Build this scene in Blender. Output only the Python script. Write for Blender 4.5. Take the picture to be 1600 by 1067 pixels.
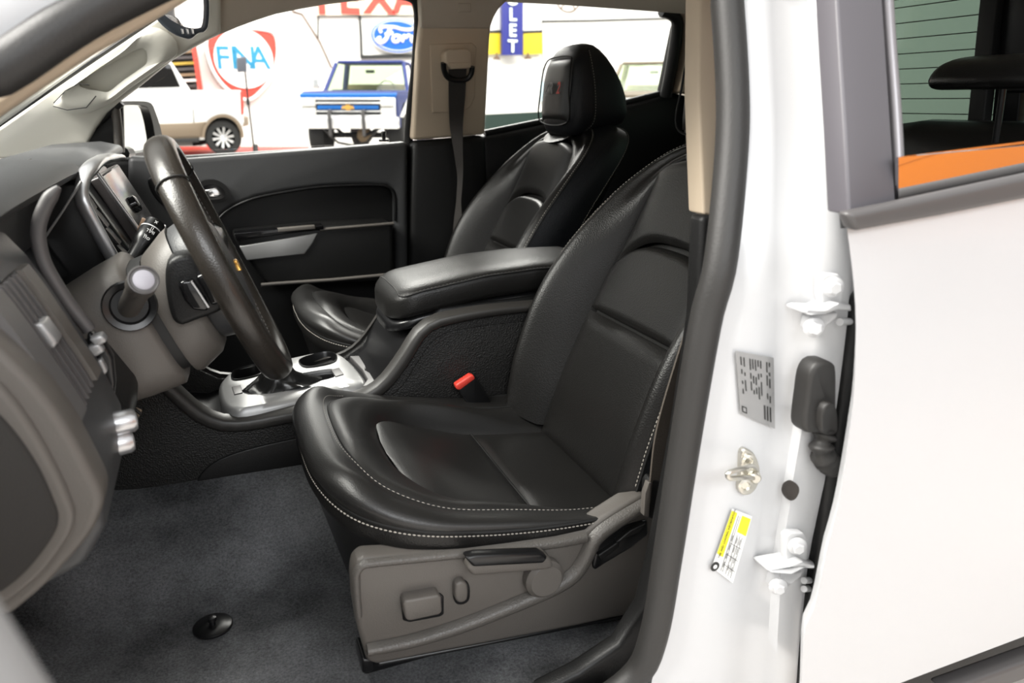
import bpy, bmesh, math, random
from mathutils import Vector, Matrix

for o in list(bpy.data.objects): bpy.data.objects.remove(o)
SC = bpy.context.scene
COL = SC.collection
random.seed(4)

# ------------------------------------------------------------------ camera
# world: X towards the rear of the car, Y from the driver side to the passenger side, Z up
FPX = 1150.0
PITCH = math.atan((533.5-160)/FPX)
YAW = math.atan(((800-315)/FPX)/(math.cos(PITCH)+math.tan(PITCH)*math.sin(PITCH)))
CAM = Vector((0, 0, 1.35))
_s, _c = math.sin, math.cos
FW = Vector((_s(YAW)*_c(PITCH), _c(YAW)*_c(PITCH), -_s(PITCH)))
RT = Vector((_c(YAW), -_s(YAW), 0))
UP = Vector((_s(YAW)*_s(PITCH), _c(YAW)*_s(PITCH), _c(PITCH)))
cd = bpy.data.cameras.new('camera')
cam = bpy.data.objects.new('camera', cd); COL.objects.link(cam)
cd.sensor_width = 36.0; cd.lens = 36.0*FPX/1600
cd.clip_start = 0.02; cd.clip_end = 200
cam.matrix_world = Matrix(((RT.x, UP.x, -FW.x, CAM.x), (RT.y, UP.y, -FW.y, CAM.y), (RT.z, UP.z, -FW.z, CAM.z), (0, 0, 0, 1)))
cd.dof.use_dof = True; cd.dof.focus_distance = 1.30; cd.dof.aperture_fstop = 5.0
SC.camera = cam

# ------------------------------------------------------------------ light
w = bpy.data.worlds.new('showroom_light'); SC.world = w; w.use_nodes = True
w.node_tree.nodes['Background'].inputs[0].default_value = (1.0, 0.995, 0.985, 1)
w.node_tree.nodes['Background'].inputs[1].default_value = 0.85
def area(name, loc, target, sx, sy, power, col=(1, .97, .92)):
    l = bpy.data.lights.new(name, 'AREA'); l.shape = 'RECTANGLE'; l.size = sx; l.size_y = sy; l.energy = power; l.color = col
    o = bpy.data.objects.new(name, l); COL.objects.link(o); o.location = loc
    o.rotation_euler = (Vector(target)-Vector(loc)).to_track_quat('-Z', 'Y').to_euler()
    return o
area('fill_area_light', (0.2, -3.2, 3.4), (.4, 1.1, .8), 3.0, 1.4, 85, (.96, .98, 1))  # added fill behind the camera, no fixture seen; lights the sides facing it
area('fill_area_light', (-2.6, 1.2, 4.0), (.2, 1.3, .8), 2.2, 3.0, 500)  # added fill aimed through the windshield to brighten the cabin
area('fill_area_light', (1.5, 6.2, 4.6), (.7, 1.9, .9), 3.4, 1.2, 360)  # added fill through the passenger window, puts highlights on armrest and cushions
area('fill_area_light', (4.5, 15.0, 8.0), (4.5, 20.5, 1.0), 24, 3, 2300)  # added fill aimed at the back wall to push the background to white
vs = SC.view_settings
vs.view_transform = 'Standard'; vs.look = 'None'; vs.gamma = 1.0; vs.use_curve_mapping = False
vs.exposure = 0.5

# ------------------------------------------------------------------ measuring
def V(px, py, Y):
    """the point at lateral distance Y that the photograph shows at (px, py); Y may be a function of z"""
    r = FW + RT*((px-800)/FPX) + UP*((533.5-py)/FPX)
    if not callable(Y): return CAM + r*(Y/r.y)
    y = Y(1.2)
    for _ in range(12): y = Y((CAM + r*(y/r.y)).z)
    return CAM + r*(y/r.y)
def VL(pts, Y): return [V(a, b, Y) for a, b in pts]
def lerp(t, x):
    if x <= t[0][0]: return t[0][1]
    for (a, b), (c, d) in zip(t, t[1:]):
        if x <= c: return b+(d-b)*(x-a)/(c-a)
    return t[-1][1]
def cur(t, x):
    """smooth curve through the table t"""
    if x <= t[0][0]: return t[0][1]
    if x >= t[-1][0]: return t[-1][1]
    for i in range(len(t)-1):
        if x <= t[i+1][0]:
            (a, b), (c, d) = t[i], t[i+1]; h = c-a; u = (x-a)/h
            m0 = (d-t[i-1][1])/(c-t[i-1][0]) if i else (d-b)/h
            m1 = (t[i+2][1]-b)/(t[i+2][0]-a) if i+2 < len(t) else (d-b)/h
            return (2*u**3-3*u*u+1)*b+(u**3-2*u*u+u)*h*m0+(3*u*u-2*u**3)*d+(u**3-u*u)*h*m1
def spl(pts, n=40, closed=False):
    """Catmull-Rom through pts, n points evenly spaced"""
    P = [Vector(p) for p in pts]; m = len(P); out = []
    segs = m if closed else m-1
    for i in range(segs):
        if closed: a, b, c, d = P[i-1], P[i], P[(i+1) % m], P[(i+2) % m]
        else: a, b, c, d = P[max(i-1, 0)], P[i], P[i+1], P[min(i+2, m-1)]
        for k in range(12):
            t = k/12; out.append(.5*((2*b)+(c-a)*t+(2*a-5*b+4*c-d)*t*t+(3*b-a-3*c+d)*t**3))
    out.append(P[0].copy() if closed else P[-1].copy())
    L = [0]
    for a, b in zip(out, out[1:]): L.append(L[-1]+(b-a).length)
    res = []; j = 0; cnt = n if closed else n-1
    for k in range(n):
        s = L[-1]*k/cnt
        while j < len(L)-2 and L[j+1] < s: j += 1
        d = L[j+1]-L[j]; t = 0 if d < 1e-9 else (s-L[j])/d
        res.append(out[j].lerp(out[j+1], min(max(t, 0), 1)))
    return res

# ------------------------------------------------------------------ materials
M = {}
def mat(name, col, rough=.5, metal=0, spec=.5, bump=0, bscale=200, var=0, vscale=6, coat=0, kind='noise', trans=0):
    m = bpy.data.materials.new(name); m.use_nodes = True; nt = m.node_tree; b = nt.nodes['Principled BSDF']
    b.inputs['Base Color'].default_value = (*col, 1); b.inputs['Roughness'].default_value = rough
    b.inputs['Metallic'].default_value = metal; b.inputs['Specular IOR Level'].default_value = spec
    b.inputs['Coat Weight'].default_value = coat; b.inputs['Coat Roughness'].default_value = .08
    tc = nt.nodes.new('ShaderNodeTexCoord')
    if var:
        n = nt.nodes.new('ShaderNodeTexNoise'); n.inputs['Scale'].default_value = vscale; n.inputs['Detail'].default_value = 4
        nt.links.new(tc.outputs['Object'], n.inputs['Vector'])
        r = nt.nodes.new('ShaderNodeMixRGB'); r.inputs[1].default_value = (*[c*(1-var) for c in col], 1); r.inputs[2].default_value = (*[min(1, c*(1+var)) for c in col], 1)
        nt.links.new(n.outputs['Fac'], r.inputs[0]); nt.links.new(r.outputs[0], b.inputs['Base Color'])
    if bump:
        if kind == 'voronoi': n = nt.nodes.new('ShaderNodeTexVoronoi'); out = 'Distance'
        else: n = nt.nodes.new('ShaderNodeTexNoise'); out = 'Fac'
        n.inputs['Scale'].default_value = bscale
        nt.links.new(tc.outputs['Object'], n.inputs['Vector'])
        bp = nt.nodes.new('ShaderNodeBump'); bp.inputs['Strength'].default_value = bump; bp.inputs['Distance'].default_value = .002
        nt.links.new(n.outputs[out], bp.inputs['Height']); nt.links.new(bp.outputs[0], b.inputs['Normal'])
    M[name] = m; return m
def glassmat(name, tint, refl, tr=.9):
    m = bpy.data.materials.new(name); m.use_nodes = True; nt = m.node_tree; nt.nodes.clear()
    o = nt.nodes.new('ShaderNodeOutputMaterial'); t = nt.nodes.new('ShaderNodeBsdfTransparent'); g = nt.nodes.new('ShaderNodeBsdfGlossy')
    mx = nt.nodes.new('ShaderNodeMixShader'); t.inputs[0].default_value = (*tint, 1); g.inputs['Roughness'].default_value = .01
    fr = nt.nodes.new('ShaderNodeFresnel'); fr.inputs[0].default_value = refl
    nt.links.new(fr.outputs[0], mx.inputs[0]); nt.links.new(t.outputs[0], mx.inputs[1]); nt.links.new(g.outputs[0], mx.inputs[2]); nt.links.new(mx.outputs[0], o.inputs[0])
    M[name] = m
mat('leather', (.009, .0086, .0082), .36, spec=.32, bump=.16, bscale=420, kind='voronoi')
mat('leather_fine', (.012, .0115, .011), .40, spec=.60, bump=.10, bscale=520, kind='voronoi')
mat('leather_side', (.008, .009, .011), .45, spec=.35, bump=.2, bscale=300, kind='voronoi')
mat('rim_leather', (.022, .019, .016), .27, bump=.1, bscale=500, kind='voronoi')
mat('thread', (.42, .39, .35), .8)
mat('seam', (.004, .004, .004), .7)
mat('plastic', (.098, .089, .080), .46, bump=.14, bscale=520)
mat('plastic_grain', (.080, .074, .067), .42, bump=.22, bscale=380, kind='voronoi')
mat('plastic_dark', (.009, .009, .009), .42, spec=.3, bump=.2, bscale=420)
mat('plastic_black', (.006, .006, .0065), .3)
mat('dash_soft', (.046, .047, .049), .46, bump=.2, bscale=420)
mat('gloss_black', (.004, .004, .0045), .08)
mat('console_grain', (.014, .0135, .013), .55, spec=.35, bump=.6, bscale=330, kind='voronoi')
mat('beige', (.62, .51, .38), .6, bump=.05, bscale=300)
mat('greige', (.66, .65, .58), .55, bump=.05, bscale=300)
mat('headliner', (.54, .48, .40), .9, bump=.3, bscale=600)
mat('silver', (.55, .55, .56), .30, metal=.85)
mat('silver_paint', (.35, .35, .35), .38, metal=.5)
mat('chrome', (.8, .8, .8), .12, metal=1)
mat('steel', (.60, .58, .52), .28, metal=1)
mat('white_paint', (.535, .54, .55), .3, coat=.3)
mat('truck_white', (.86, .86, .85), .3)
mat('console_trim', (.028, .026, .024), .42, bump=.1, bscale=500)
mat('strip_grey', (.22, .21, .22), .35, metal=.5)
mat('rubber', (.020, .019, .018), .55, bump=.15, bscale=300)
mat('rubber_black', (.009, .009, .009), .6)
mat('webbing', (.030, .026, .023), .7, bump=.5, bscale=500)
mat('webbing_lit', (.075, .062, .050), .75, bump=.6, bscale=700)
mat('red_button', (.75, .06, .04), .4)
mat('print_red', (.55, .05, .04), .6)
mat('print_grey', (.20, .20, .20), .6)
mat('print_white', (.75, .75, .75), .5)
mat('orange', (.55, .16, .015), .4)
mat('label_silver', (.30, .30, .30), .45, metal=.3)
mat('label_white', (.85, .85, .83), .5)
mat('label_yellow', (.80, .72, .02), .5)
mat('ink', (.02, .02, .02), .6)
mat('applique', (.085, .080, .090), .42)
mat('mould', (.070, .066, .066), .45)
mat('thread_dim', (.09, .085, .08), .8)
mat('boot_leather', (.012, .012, .012), .22)
mat('dash_light', (.16, .155, .15), .45)
mat('dash_frame', (.10, .096, .095), .45)
mat('screen', (.05, .045, .045), .18)
mat('copper', (.45, .30, .20), .4, metal=.6)
mat('pedal_brown', (.16, .12, .08), .5)
mat('stalk_end', (.35, .34, .38), .4)
mat('mirror_shell', (.05, .06, .075), .35)
mat('rubber_black2', (.018, .017, .016), .5)
mat('plug_brown', (.022, .018, .016), .6)
mat('showroom_floor', (.62, .58, .54), .25, var=.05, vscale=.6)
mat('wall_white', (.86, .85, .82), .8)
mat('dark_green', (.012, .030, .024), .5)
mat('red_sign', (.62, .06, .04), .5)
mat('sign_white', (.88, .88, .86), .45)
mat('sign_cream', (.80, .72, .58), .6)
mat('sign_blue', (.01, .11, .62), .35)
mat('sign_navy', (.02, .025, .20), .4)
mat('sign_teal', (.02, .25, .45), .5)
mat('sign_mint', (.80, .90, .84), .5)
mat('yellow_sign', (.72, .55, .02), .5)
mat('poster_blue', (.45, .62, .70), .5)
mat('rust', (.12, .07, .04), .6)
mat('rack_dark', (.05, .045, .04), .7)
mat('rack_tan', (.28, .20, .12), .7)
mat('rack_yellow', (.45, .33, .05), .7)
mat('flash_grey', (.12, .13, .16), .5)
mat('bronze', (.22, .17, .12), .35, metal=.4)
mat('bronze_light', (.36, .30, .23), .35, metal=.4)
mat('tire', (.020, .020, .020), .8)
mat('truck_navy', (.030, .045, .17), .5, spec=.25)
mat('truck_blue', (.01, .13, .46), .45, spec=.3)
mat('truck_tan', (.20, .16, .11), .35, coat=.3)
mat('chrome_bright', (.85, .85, .85), .25, metal=.7)
mat('lamp_lens', (.72, .70, .66), .15)
mat('gold', (.75, .42, .10), .35, metal=.6)
glassmat('glass', (.97, .98, .97), 1.18)
glassmat('glass_green', (.80, .87, .74), 1.3)
glassmat('glass_truck', (.10, .09, .08), 1.4)
glassmat('glass_tint', (.42, .50, .45), 1.25)
glassmat('glass_door', (.30, .32, .32), 3.6)
mat('mirror', (.92, .93, .93), .02, metal=1)
# carpet: short pile
def carpet(name, c1, c2, sc):
    m = mat(name, c1, .95, spec=.1); nt = m.node_tree; b = nt.nodes['Principled BSDF']
    tc = nt.nodes.new('ShaderNodeTexCoord'); n1 = nt.nodes.new('ShaderNodeTexNoise'); n1.inputs['Scale'].default_value = sc; n1.inputs['Detail'].default_value = 6; n1.inputs['Roughness'].default_value = .8
    n2 = nt.nodes.new('ShaderNodeTexNoise'); n2.inputs['Scale'].default_value = 7; n2.inputs['Detail'].default_value = 3
    nt.links.new(tc.outputs['Object'], n1.inputs['Vector']); nt.links.new(tc.outputs['Object'], n2.inputs['Vector'])
    ad = nt.nodes.new('ShaderNodeMath'); ad.operation = 'MULTIPLY'; nt.links.new(n1.outputs['Fac'], ad.inputs[0]); nt.links.new(n2.outputs['Fac'], ad.inputs[1])
    cr = nt.nodes.new('ShaderNodeValToRGB'); cr.color_ramp.elements[0].position = .12; cr.color_ramp.elements[0].color = (*c1, 1); cr.color_ramp.elements[1].position = .42; cr.color_ramp.elements[1].color = (*c2, 1)
    nt.links.new(ad.outputs[0], cr.inputs[0]); nt.links.new(cr.outputs[0], b.inputs['Base Color'])
    bp = nt.nodes.new('ShaderNodeBump'); bp.inputs['Strength'].default_value = .9; bp.inputs['Distance'].default_value = .004
    nt.links.new(n1.outputs['Fac'], bp.inputs['Height']); nt.links.new(bp.outputs[0], b.inputs['Normal'])
carpet('carpet', (.036, .037, .039), (.27, .275, .285), 240)
mat('fabric_dark', (.022, .020, .018), .9, bump=.5, bscale=500)

# ------------------------------------------------------------------ mesh helpers
def tag(o, label=None, cat=None, group=None, kind=None):
    if label: o['label'] = label
    if cat: o['category'] = cat
    if group: o['group'] = group
    if kind: o['kind'] = kind
    return o
def empty(name, loc, rz=0):
    o = bpy.data.objects.new(name, None); COL.objects.link(o); o.location = loc; o.rotation_euler = (0, 0, rz); o.empty_display_size = .05
    return o
def link(name, me, m, parent=None, local=False):
    o = bpy.data.objects.new(name, me); COL.objects.link(o)
    if m: me.materials.append(M[m] if isinstance(m, str) else m)
    if parent is not None:
        o.parent = parent
        if not local:
            root = parent
            T = Matrix.Identity(4); ch = []
            while root is not None: ch.append(root); root = root.parent
            T = Matrix.Identity(4)
            for q in reversed(ch): T = T @ q.matrix_parent_inverse @ Matrix.LocRotScale(q.location, q.rotation_euler, q.scale)
            o.matrix_parent_inverse = T.inverted()
    return o
def finish(bm, name, m, parent, smooth=True, ang=38, local=False):
    bmesh.ops.recalc_face_normals(bm, faces=bm.faces)
    me = bpy.data.meshes.new(name); bm.to_mesh(me); bm.free()
    if smooth:
        me.polygons.foreach_set('use_smooth', [True]*len(me.polygons)); me.set_sharp_from_angle(angle=math.radians(ang))
    return link(name, me, m, parent, local)
def mesh(name, verts, faces, m, parent=None, smooth=True, ang=60, local=False):
    bm = bmesh.new(); vs_ = [bm.verts.new(v) for v in verts]
    for f in faces:
        try: bm.faces.new([vs_[i] for i in f])
        except ValueError: pass
    return finish(bm, name, m, parent, smooth, ang, local)
def loft(name, rings, m, parent=None, closed=True, cap=(True, True), ang=50, local=False):
    n = len(rings[0]); verts = [v for r in rings for v in r]; faces = []
    for i in range(len(rings)-1):
        for j in range(n if closed else n-1):
            k = (j+1) % n; faces.append((i*n+j, i*n+k, (i+1)*n+k, (i+1)*n+j))
    if cap[0]: faces.append(tuple(range(n-1, -1, -1)))
    if cap[1]: faces.append(tuple(range((len(rings)-1)*n, len(rings)*n)))
    return mesh(name, verts, faces, m, parent, True, ang, local)
def grid(name, rows, m, parent=None, ang=60, local=False):
    return loft(name, rows, m, parent, False, (False, False), ang, local)
def smooth_grid(name, rings, m, parent=None, k=4, ang=80):
    """loft whose section is a smooth curve through the rings"""
    cols = [spl([r[j] for r in rings], (len(rings)-1)*k+1) for j in range(len(rings[0]))]
    return grid(name, [[c[i] for c in cols] for i in range((len(rings)-1)*k+1)], m, parent, ang)
def frames(P, up0=None):
    T = []
    for i in range(len(P)):
        a = P[max(i-1, 0)]; b = P[min(i+1, len(P)-1)]; T.append((b-a).normalized())
    u = Vector(up0) if up0 is not None else (Vector((0, 0, 1)) if abs(T[0].z) < .9 else Vector((0, 1, 0)))
    out = []
    for t in T:
        if up0 is not None: u = Vector(up0)
        u = (u-t*u.dot(t)).normalized(); out.append((t, u, t.cross(u)))
    return out
def tube(name, P, r, m, parent=None, n=10, closed=False, flat=1.0, up=None, ang=60, local=False):
    """sweep a round (flat < 1: oval, thin along the up axis) section along P; r may be a list"""
    P = [Vector(p) for p in P]
    R = r if isinstance(r, (list, tuple)) else [r]*len(P)
    if closed: P2 = [P[-1]]+P+[P[0]]; F = frames(P2, up)[1:-1]
    else: F = frames(P, up)
    rings = [[p+(u*math.sin(2*math.pi*k/n)*flat+s*math.cos(2*math.pi*k/n))*q for k in range(n)] for p, q, (t, u, s) in zip(P, R, F)]
    if closed: rings.append(rings[0])
    return loft(name, rings, m, parent, True, (not closed, not closed), ang, local)
def ribbon(name, P, width, thick, wdir, m, parent=None):
    P = [Vector(p) for p in P]; rings = []
    for i, p in enumerate(P):
        t = (P[min(i+1, len(P)-1)]-P[max(i-1, 0)]).normalized(); wd = wdir[i] if isinstance(wdir, list) else wdir
        wd = Vector(wd); wd = (wd-t*wd.dot(t)).normalized(); nn = t.cross(wd); W_ = width[i] if isinstance(width, list) else width
        rings.append([p+wd*W_/2+nn*thick/2, p-wd*W_/2+nn*thick/2, p-wd*W_/2-nn*thick/2, p+wd*W_/2-nn*thick/2])
    return loft(name, rings, m, parent, True, (True, True), 30)
def slab(name, outline, ext, m, parent=None, bevel=0, seg=3, ang=38, local=False, smooth=True):
    """outline polygon pushed along the vector ext, edges rounded"""
    bm = bmesh.new(); a = [bm.verts.new(p) for p in outline]; ext = Vector(ext)
    b = [bm.verts.new(Vector(p)+ext) for p in outline]; n = len(a)
    bm.faces.new(a); bm.faces.new(b[::-1])
    for i in range(n): bm.faces.new((a[i], b[i], b[(i+1) % n], a[(i+1) % n]))
    bmesh.ops.recalc_face_normals(bm, faces=bm.faces)
    if bevel:
        es = [e for e in bm.edges if len(e.link_faces) == 2 and e.calc_face_angle(0) > .6]
        bmesh.ops.bevel(bm, geom=es, offset=bevel, segments=seg, profile=.5, affect='EDGES', clamp_overlap=True)
    return finish(bm, name, m, parent, smooth, ang, local)
def annulus(name, outer, inner, ext, m, parent=None, local=False, ang=38):
    """ring-shaped plate between two outlines of equal length, pushed along ext"""
    ext = Vector(ext); n = len(outer); O = [Vector(p) for p in outer]; I = [Vector(p) for p in inner]
    rings = [O, [p+ext for p in O], [p+ext for p in I], I, O]
    return loft(name, rings, m, parent, True, (False, False), ang, local)
def box(name, c, s, m, parent=None, rot=None, bevel=0, local=False, seg=2):
    c = Vector(c); R = rot if rot is not None else Matrix.Identity(3)
    q = [Vector((sx*s[0]/2, sy*s[1]/2, -s[2]/2)) for sx, sy in ((-1, -1), (1, -1), (1, 1), (-1, 1))]
    return slab(name, [c+R @ p for p in q], R @ Vector((0, 0, s[2])), m, parent, bevel, seg, 38, local)
def rz(a): return Matrix.Rotation(a, 3, 'Z')
def rx(a): return Matrix.Rotation(a, 3, 'X')
def ry(a): return Matrix.Rotation(a, 3, 'Y')
def lathe(name, prof, org, axis, m, parent=None, n=24, local=False, ang=40):
    """prof: (radius, distance along axis)"""
    org = Vector(org); ax = Vector(axis).normalized(); u = ax.orthogonal().normalized(); v = ax.cross(u)
    rings = [[org+ax*h+(u*math.cos(2*math.pi*k/n)+v*math.sin(2*math.pi*k/n))*max(r, 1e-4) for k in range(n)] for r, h in prof]
    return loft(name, rings, m, parent, True, (True, True), ang, local)
def stitches(name, P, m='thread', parent=None, ln=.0055, gap=.0025, r=.0009):
    P = [Vector(p) for p in P]; L = [0]
    for a, b in zip(P, P[1:]): L.append(L[-1]+(b-a).length)
    def pos(s):
        for i in range(len(P)-1):
            if L[i+1] >= s: d = L[i+1]-L[i]; return P[i].lerp(P[i+1], (s-L[i])/d if d else 0)
        return P[-1]
    verts = []; faces = []; s = 0
    while s+ln < L[-1]:
        a, b = pos(s), pos(s+ln); t = (b-a).normalized(); u = t.orthogonal().normalized(); v = t.cross(u); k = len(verts)
        for q, e in ((a, .4), (a.lerp(b, .5), 1), (b, .4)):
            for x, y in ((1, 0), (0, 1), (-1, 0), (0, -1)): verts.append(q+(u*x+v*y)*r*e)
        for i in (0, 4):
            for j in range(4): faces.append((k+i+j, k+i+(j+1) % 4, k+i+4+(j+1) % 4, k+i+4+j))
        s += ln+gap
    return mesh(name, verts, faces, m, parent, True, 80)
def text(name, s, size, ext, m, parent, origin, xdir, ydir, center=True, shear=0, spacing=1.0, bold=0):
    cu = bpy.data.curves.new(name, 'FONT'); cu.body = s; cu.size = size; cu.extrude = ext; cu.shear = shear; cu.space_character = spacing; cu.offset = bold
    if center: cu.align_x = 'CENTER'; cu.align_y = 'CENTER'
    o = bpy.data.objects.new(name, cu); COL.objects.link(o)
    dg = bpy.context.evaluated_depsgraph_get(); me = bpy.data.meshes.new_from_object(o.evaluated_get(dg)); bpy.data.objects.remove(o)
    x = Vector(xdir).normalized(); y = Vector(ydir); y = (y-x*y.dot(x)).normalized(); z = x.cross(y)
    me.transform(Matrix(((x.x, y.x, z.x, origin[0]), (x.y, y.y, z.y, origin[1]), (x.z, y.z, z.z, origin[2]), (0, 0, 0, 1))))
    me.materials.clear()
    return link(name, me, m, parent)
def structure(o): o['kind'] = 'structure'; return o
# ================================================================== the car around the seats (setting)
def yp(z): return 2.28 if z < 1.24 else 2.28-(z-1.24)*.38          # passenger side lining
def yb(z): return .66 if z < 1.2 else .66+(z-1.2)*.35              # driver side door opening
def off(fn, d): return lambda z: fn(z)+d

mat('door_grey', (.30, .30, .30), .5)
# carpet: flat floor, rising to the tunnel, up to the toe board
fl = []
for X in [-.72, -.55, -.38, -.30, -.2, -.05, .1, .25, .4, .55, .7, .9, 1.2, 1.7]:
    row = []
    toe = max(0, (-.26-X))*.62
    for Y in [.66, .70, .76, .85, .95, 1.05, 1.15, 1.22, 1.28, 1.33, 1.37, 1.42, 1.6, 1.67, 1.75, 1.9, 2.1, 2.3]:
        t = lerp([(.66, .0), (.72, 0), (1.14, .0), (1.30, .09), (1.36, .125), (1.42, .14), (1.56, .14), (1.7, .09), (1.9, 0), (2.3, 0)], Y)
        row.append(Vector((X, Y, .553+t+toe+.004*math.sin(X*21+Y*9)*math.sin(Y*17))))
    fl.append(row)
o = structure(grid('floor', fl, 'carpet')); tag(o, 'dark charcoal cabin carpet under the pedals and seats')
o.modifiers.new('s', 'SUBSURF').levels = 2; o.modifiers['s'].render_levels = 2

# headliner and roof skin
rings = []
for X, dz in ((-.04, -.05), (.06, -.005), (.25, 0), (1.0, 0), (1.6, -.01), (1.72, -.06)):
    sec = [(.80, 1.545), (.83, 1.60), (.92, 1.645), (1.2, 1.662), (1.49, 1.666), (1.8, 1.66), (2.05, 1.645), (2.12, 1.62)]
    rings.append([Vector((X, y, z+dz)) for y, z in sec]+[Vector((X, y, z+.06+dz)) for y, z in reversed(sec)])
o = structure(loft('ceiling', rings, 'headliner')); tag(o, 'beige fabric headliner of the truck cab')

# ---- passenger side: pillars and roof rail
t1 = structure(empty('trim_1', V(60, 235, 2.25))); tag(t1, 'pale grey front pillar trim with moulded grab handle beside windshield')
pil = VL([(-60, 238), (0, 196), (60, 155), (120, 113), (185, 69), (250, 25), (300, -10), (345, -45), (345, 52), (325, 61), (305, 72), (269, 93), (240, 116), (212, 139), (188, 157), (166, 177), (150, 200), (138, 222), (134, 243), (60, 246), (-60, 250)], off(yp, -.02))
slab('pillar_panel', pil, (0, .05, 0), 'greige', t1, .012)
outr = spl(VL([(83, 165), (105, 143), (150, 110), (195, 76), (222, 48), (248, 44), (274, 62), (276, 84), (252, 103), (205, 136), (170, 162), (135, 177), (106, 177)], off(yp, -.045)), 48, True)
inr = spl(VL([(121, 130), (132, 121), (160, 105), (190, 89), (214, 77), (226, 76), (230, 86), (229, 99), (218, 108), (192, 126), (170, 143), (155, 142), (132, 138)], off(yp, -.05)), 48, True)
g = annulus('grab_handle', outr, inr, (0, .04, 0), 'greige', t1, ang=80)
mid = [p.lerp(q, .35)+Vector((0, -.014, 0)) for p, q in zip(outr, inr)]
loft('handle_grip', [outr, mid, inr], 'greige', g, True, (False, False), 80)
tube('cover_seam', VL([(83, 166), (105, 172), (135, 168), (150, 150)], off(yp, -.062)), .0012, 'seam', g, 6)
tube('cover_seam', VL([(84, 161), (102, 142), (122, 131), (140, 133)], off(yp, -.062)), .0012, 'seam', g, 6)
tube('windshield_edge', spl(VL([(-60, 236), (0, 194), (120, 111), (250, 23), (300, -12)], off(yp, -.03)), 20), .006, 'rubber_black', t1, 6)

t2 = structure(empty('trim_2', V(600, 0, yp))); tag(t2, 'beige roof rail lining above the passenger windows')
rail = VL([(300, 75), (325, 61), (370, 42), (400, 31), (431, 21), (470, 13), (510, 6), (560, 0), (600, -3), (650, -4), (772, -3), (860, 1), (1000, 8), (1048, 15), (1075, 24), (1130, 30), (1130, -75), (900, -90), (600, -95), (345, -70), (300, -10), (270, 60)], yp)
slab('rail_panel', rail, (0, .03, 0), 'headliner', t2, .012)
for a, b in (((262, 121), (590, 0)),):
    tube('door_weatherstrip', spl(VL([(590, -9), (630, -8), (648, 0), (653, 14), (654, 40), (649, 110), (641, 180), (638, 225), (641, 330), (641, 430)], off(yp, .015)), 60), .014, 'rubber_black', t2, 8)
    tube('door_weatherstrip', spl(VL([(137, 236), (143, 208), (166, 180), (190, 160)], off(yp, .01)), 20), .010, 'rubber_black', t2, 8)

t3 = structure(empty('trim_3', V(705, 420, 2.25))); tag(t3, 'passenger centre pillar, beige above and black below')
up = VL([(657, -8), (659, 30), (654, 80), (650, 140), (645, 219), (700, 215), (758, 210), (762, 140), (766, 60), (768, 40), (776, 18), (792, 2), (800, -8)], off(yp, -.035))
slab('upper_cover', up, (0, .07, 0), 'beige', t3, .014)
slab('upper_shroud', VL([(657, -8), (659, 44), (766, 44), (770, 30), (780, 12), (796, -8)], off(yp, -.041)), (0, .03, 0), 'headliner', t3, .004)
slab('clip_cover', VL([(716, 5), (736, 5), (736, 19), (716, 19)], off(yp, -.045)), (0, .01, 0), 'headliner', t3, .002)
slab('adjuster_plate', VL([(672, 69), (738, 67), (745, 74), (742, 150), (736, 166), (725, 174), (676, 176)], off(yp, -.042)), (0, .02, 0), 'beige', t3, .003)
slab('lower_cover', VL([(644, 221), (700, 217), (760, 211), (764, 300), (775, 620), (636, 620), (641, 330)], 2.235), (0, .08, 0), 'plastic_dark', t3, .02)

# ---- passenger front door
d1 = structure(empty('door_1', (0.05, 2.3, .6))); tag(d1, 'closed passenger front door with black lining and silver inlay')
slab('door_card', [(-.55, 2.27, 1.205), (-.1, 2.27, 1.209), (.30, 2.27, 1.223), (.572, 2.27, 1.237), (.572, 2.27, .5), (-.55, 2.27, .5)], (0, .05, 0), 'plastic_dark', d1, .02)
upo = VL([(200, 244), (290, 248), (400, 240), (520, 231), (638, 221), (638, 450), (619, 450), (617, 310), (614, 296), (604, 290), (560, 289), (500, 292), (450, 299), (400, 309), (365, 323), (345, 337), (332, 360), (325, 430), (200, 430)], 2.235)
slab('upper_panel', upo, (0, .05, 0), 'dash_soft', d1, .014)
tube('recess_lip', spl(VL([(336, 350), (346, 337), (365, 323), (400, 309), (450, 299), (500, 292), (560, 289), (600, 290), (613, 297), (617, 312), (617, 345)], 2.236), 40), .004, 'plastic_black', d1, 8)
slab('armrest', VL([(362, 366), (430, 360), (500, 354), (615, 348), (616, 440), (418, 446), (392, 412), (372, 385)], 2.15), (0, .12, 0), 'plastic_dark', d1, .014)
slab('silver_inlay', VL([(374, 385), (440, 374), (497, 364), (488, 381), (476, 397), (430, 402), (386, 407)], 2.143), (0, .03, 0), 'silver_paint', d1, .003)
slab('switch_panel', VL([(366, 365), (438, 358), (505, 352), (506, 358), (440, 366), (370, 376)], 2.138), (0, .05, 0), 'gloss_black', d1, .002)
slab('switch_bar', VL([(434, 357), (492, 352), (493, 358), (435, 363)], 2.134), (0, .02, 0), 'plastic', d1, .002)
tube('pull_lip', VL([(500, 359), (520, 357), (615, 349)], 2.145), .0045, 'plastic', d1, 8)
tube('pocket_lip', VL([(408, 445), (430, 443), (520, 437), (616, 428)], 2.14), .005, 'plastic', d1, 8)
hb = spl(VL([(300, 300), (313, 284), (335, 281), (352, 290), (359, 303), (352, 314), (330, 318), (308, 314)], 2.222), 32, True)
hi = spl(VL([(312, 300), (320, 290), (335, 288), (347, 294), (352, 303), (347, 310), (330, 312), (316, 309)], 2.222), 32, True)
hz = annulus('handle_bezel', hb, hi, (0, .02, 0), 'plastic_dark', d1)
slab('handle_well', hi, (0, .012, 0), 'gloss_black', hz)
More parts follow.
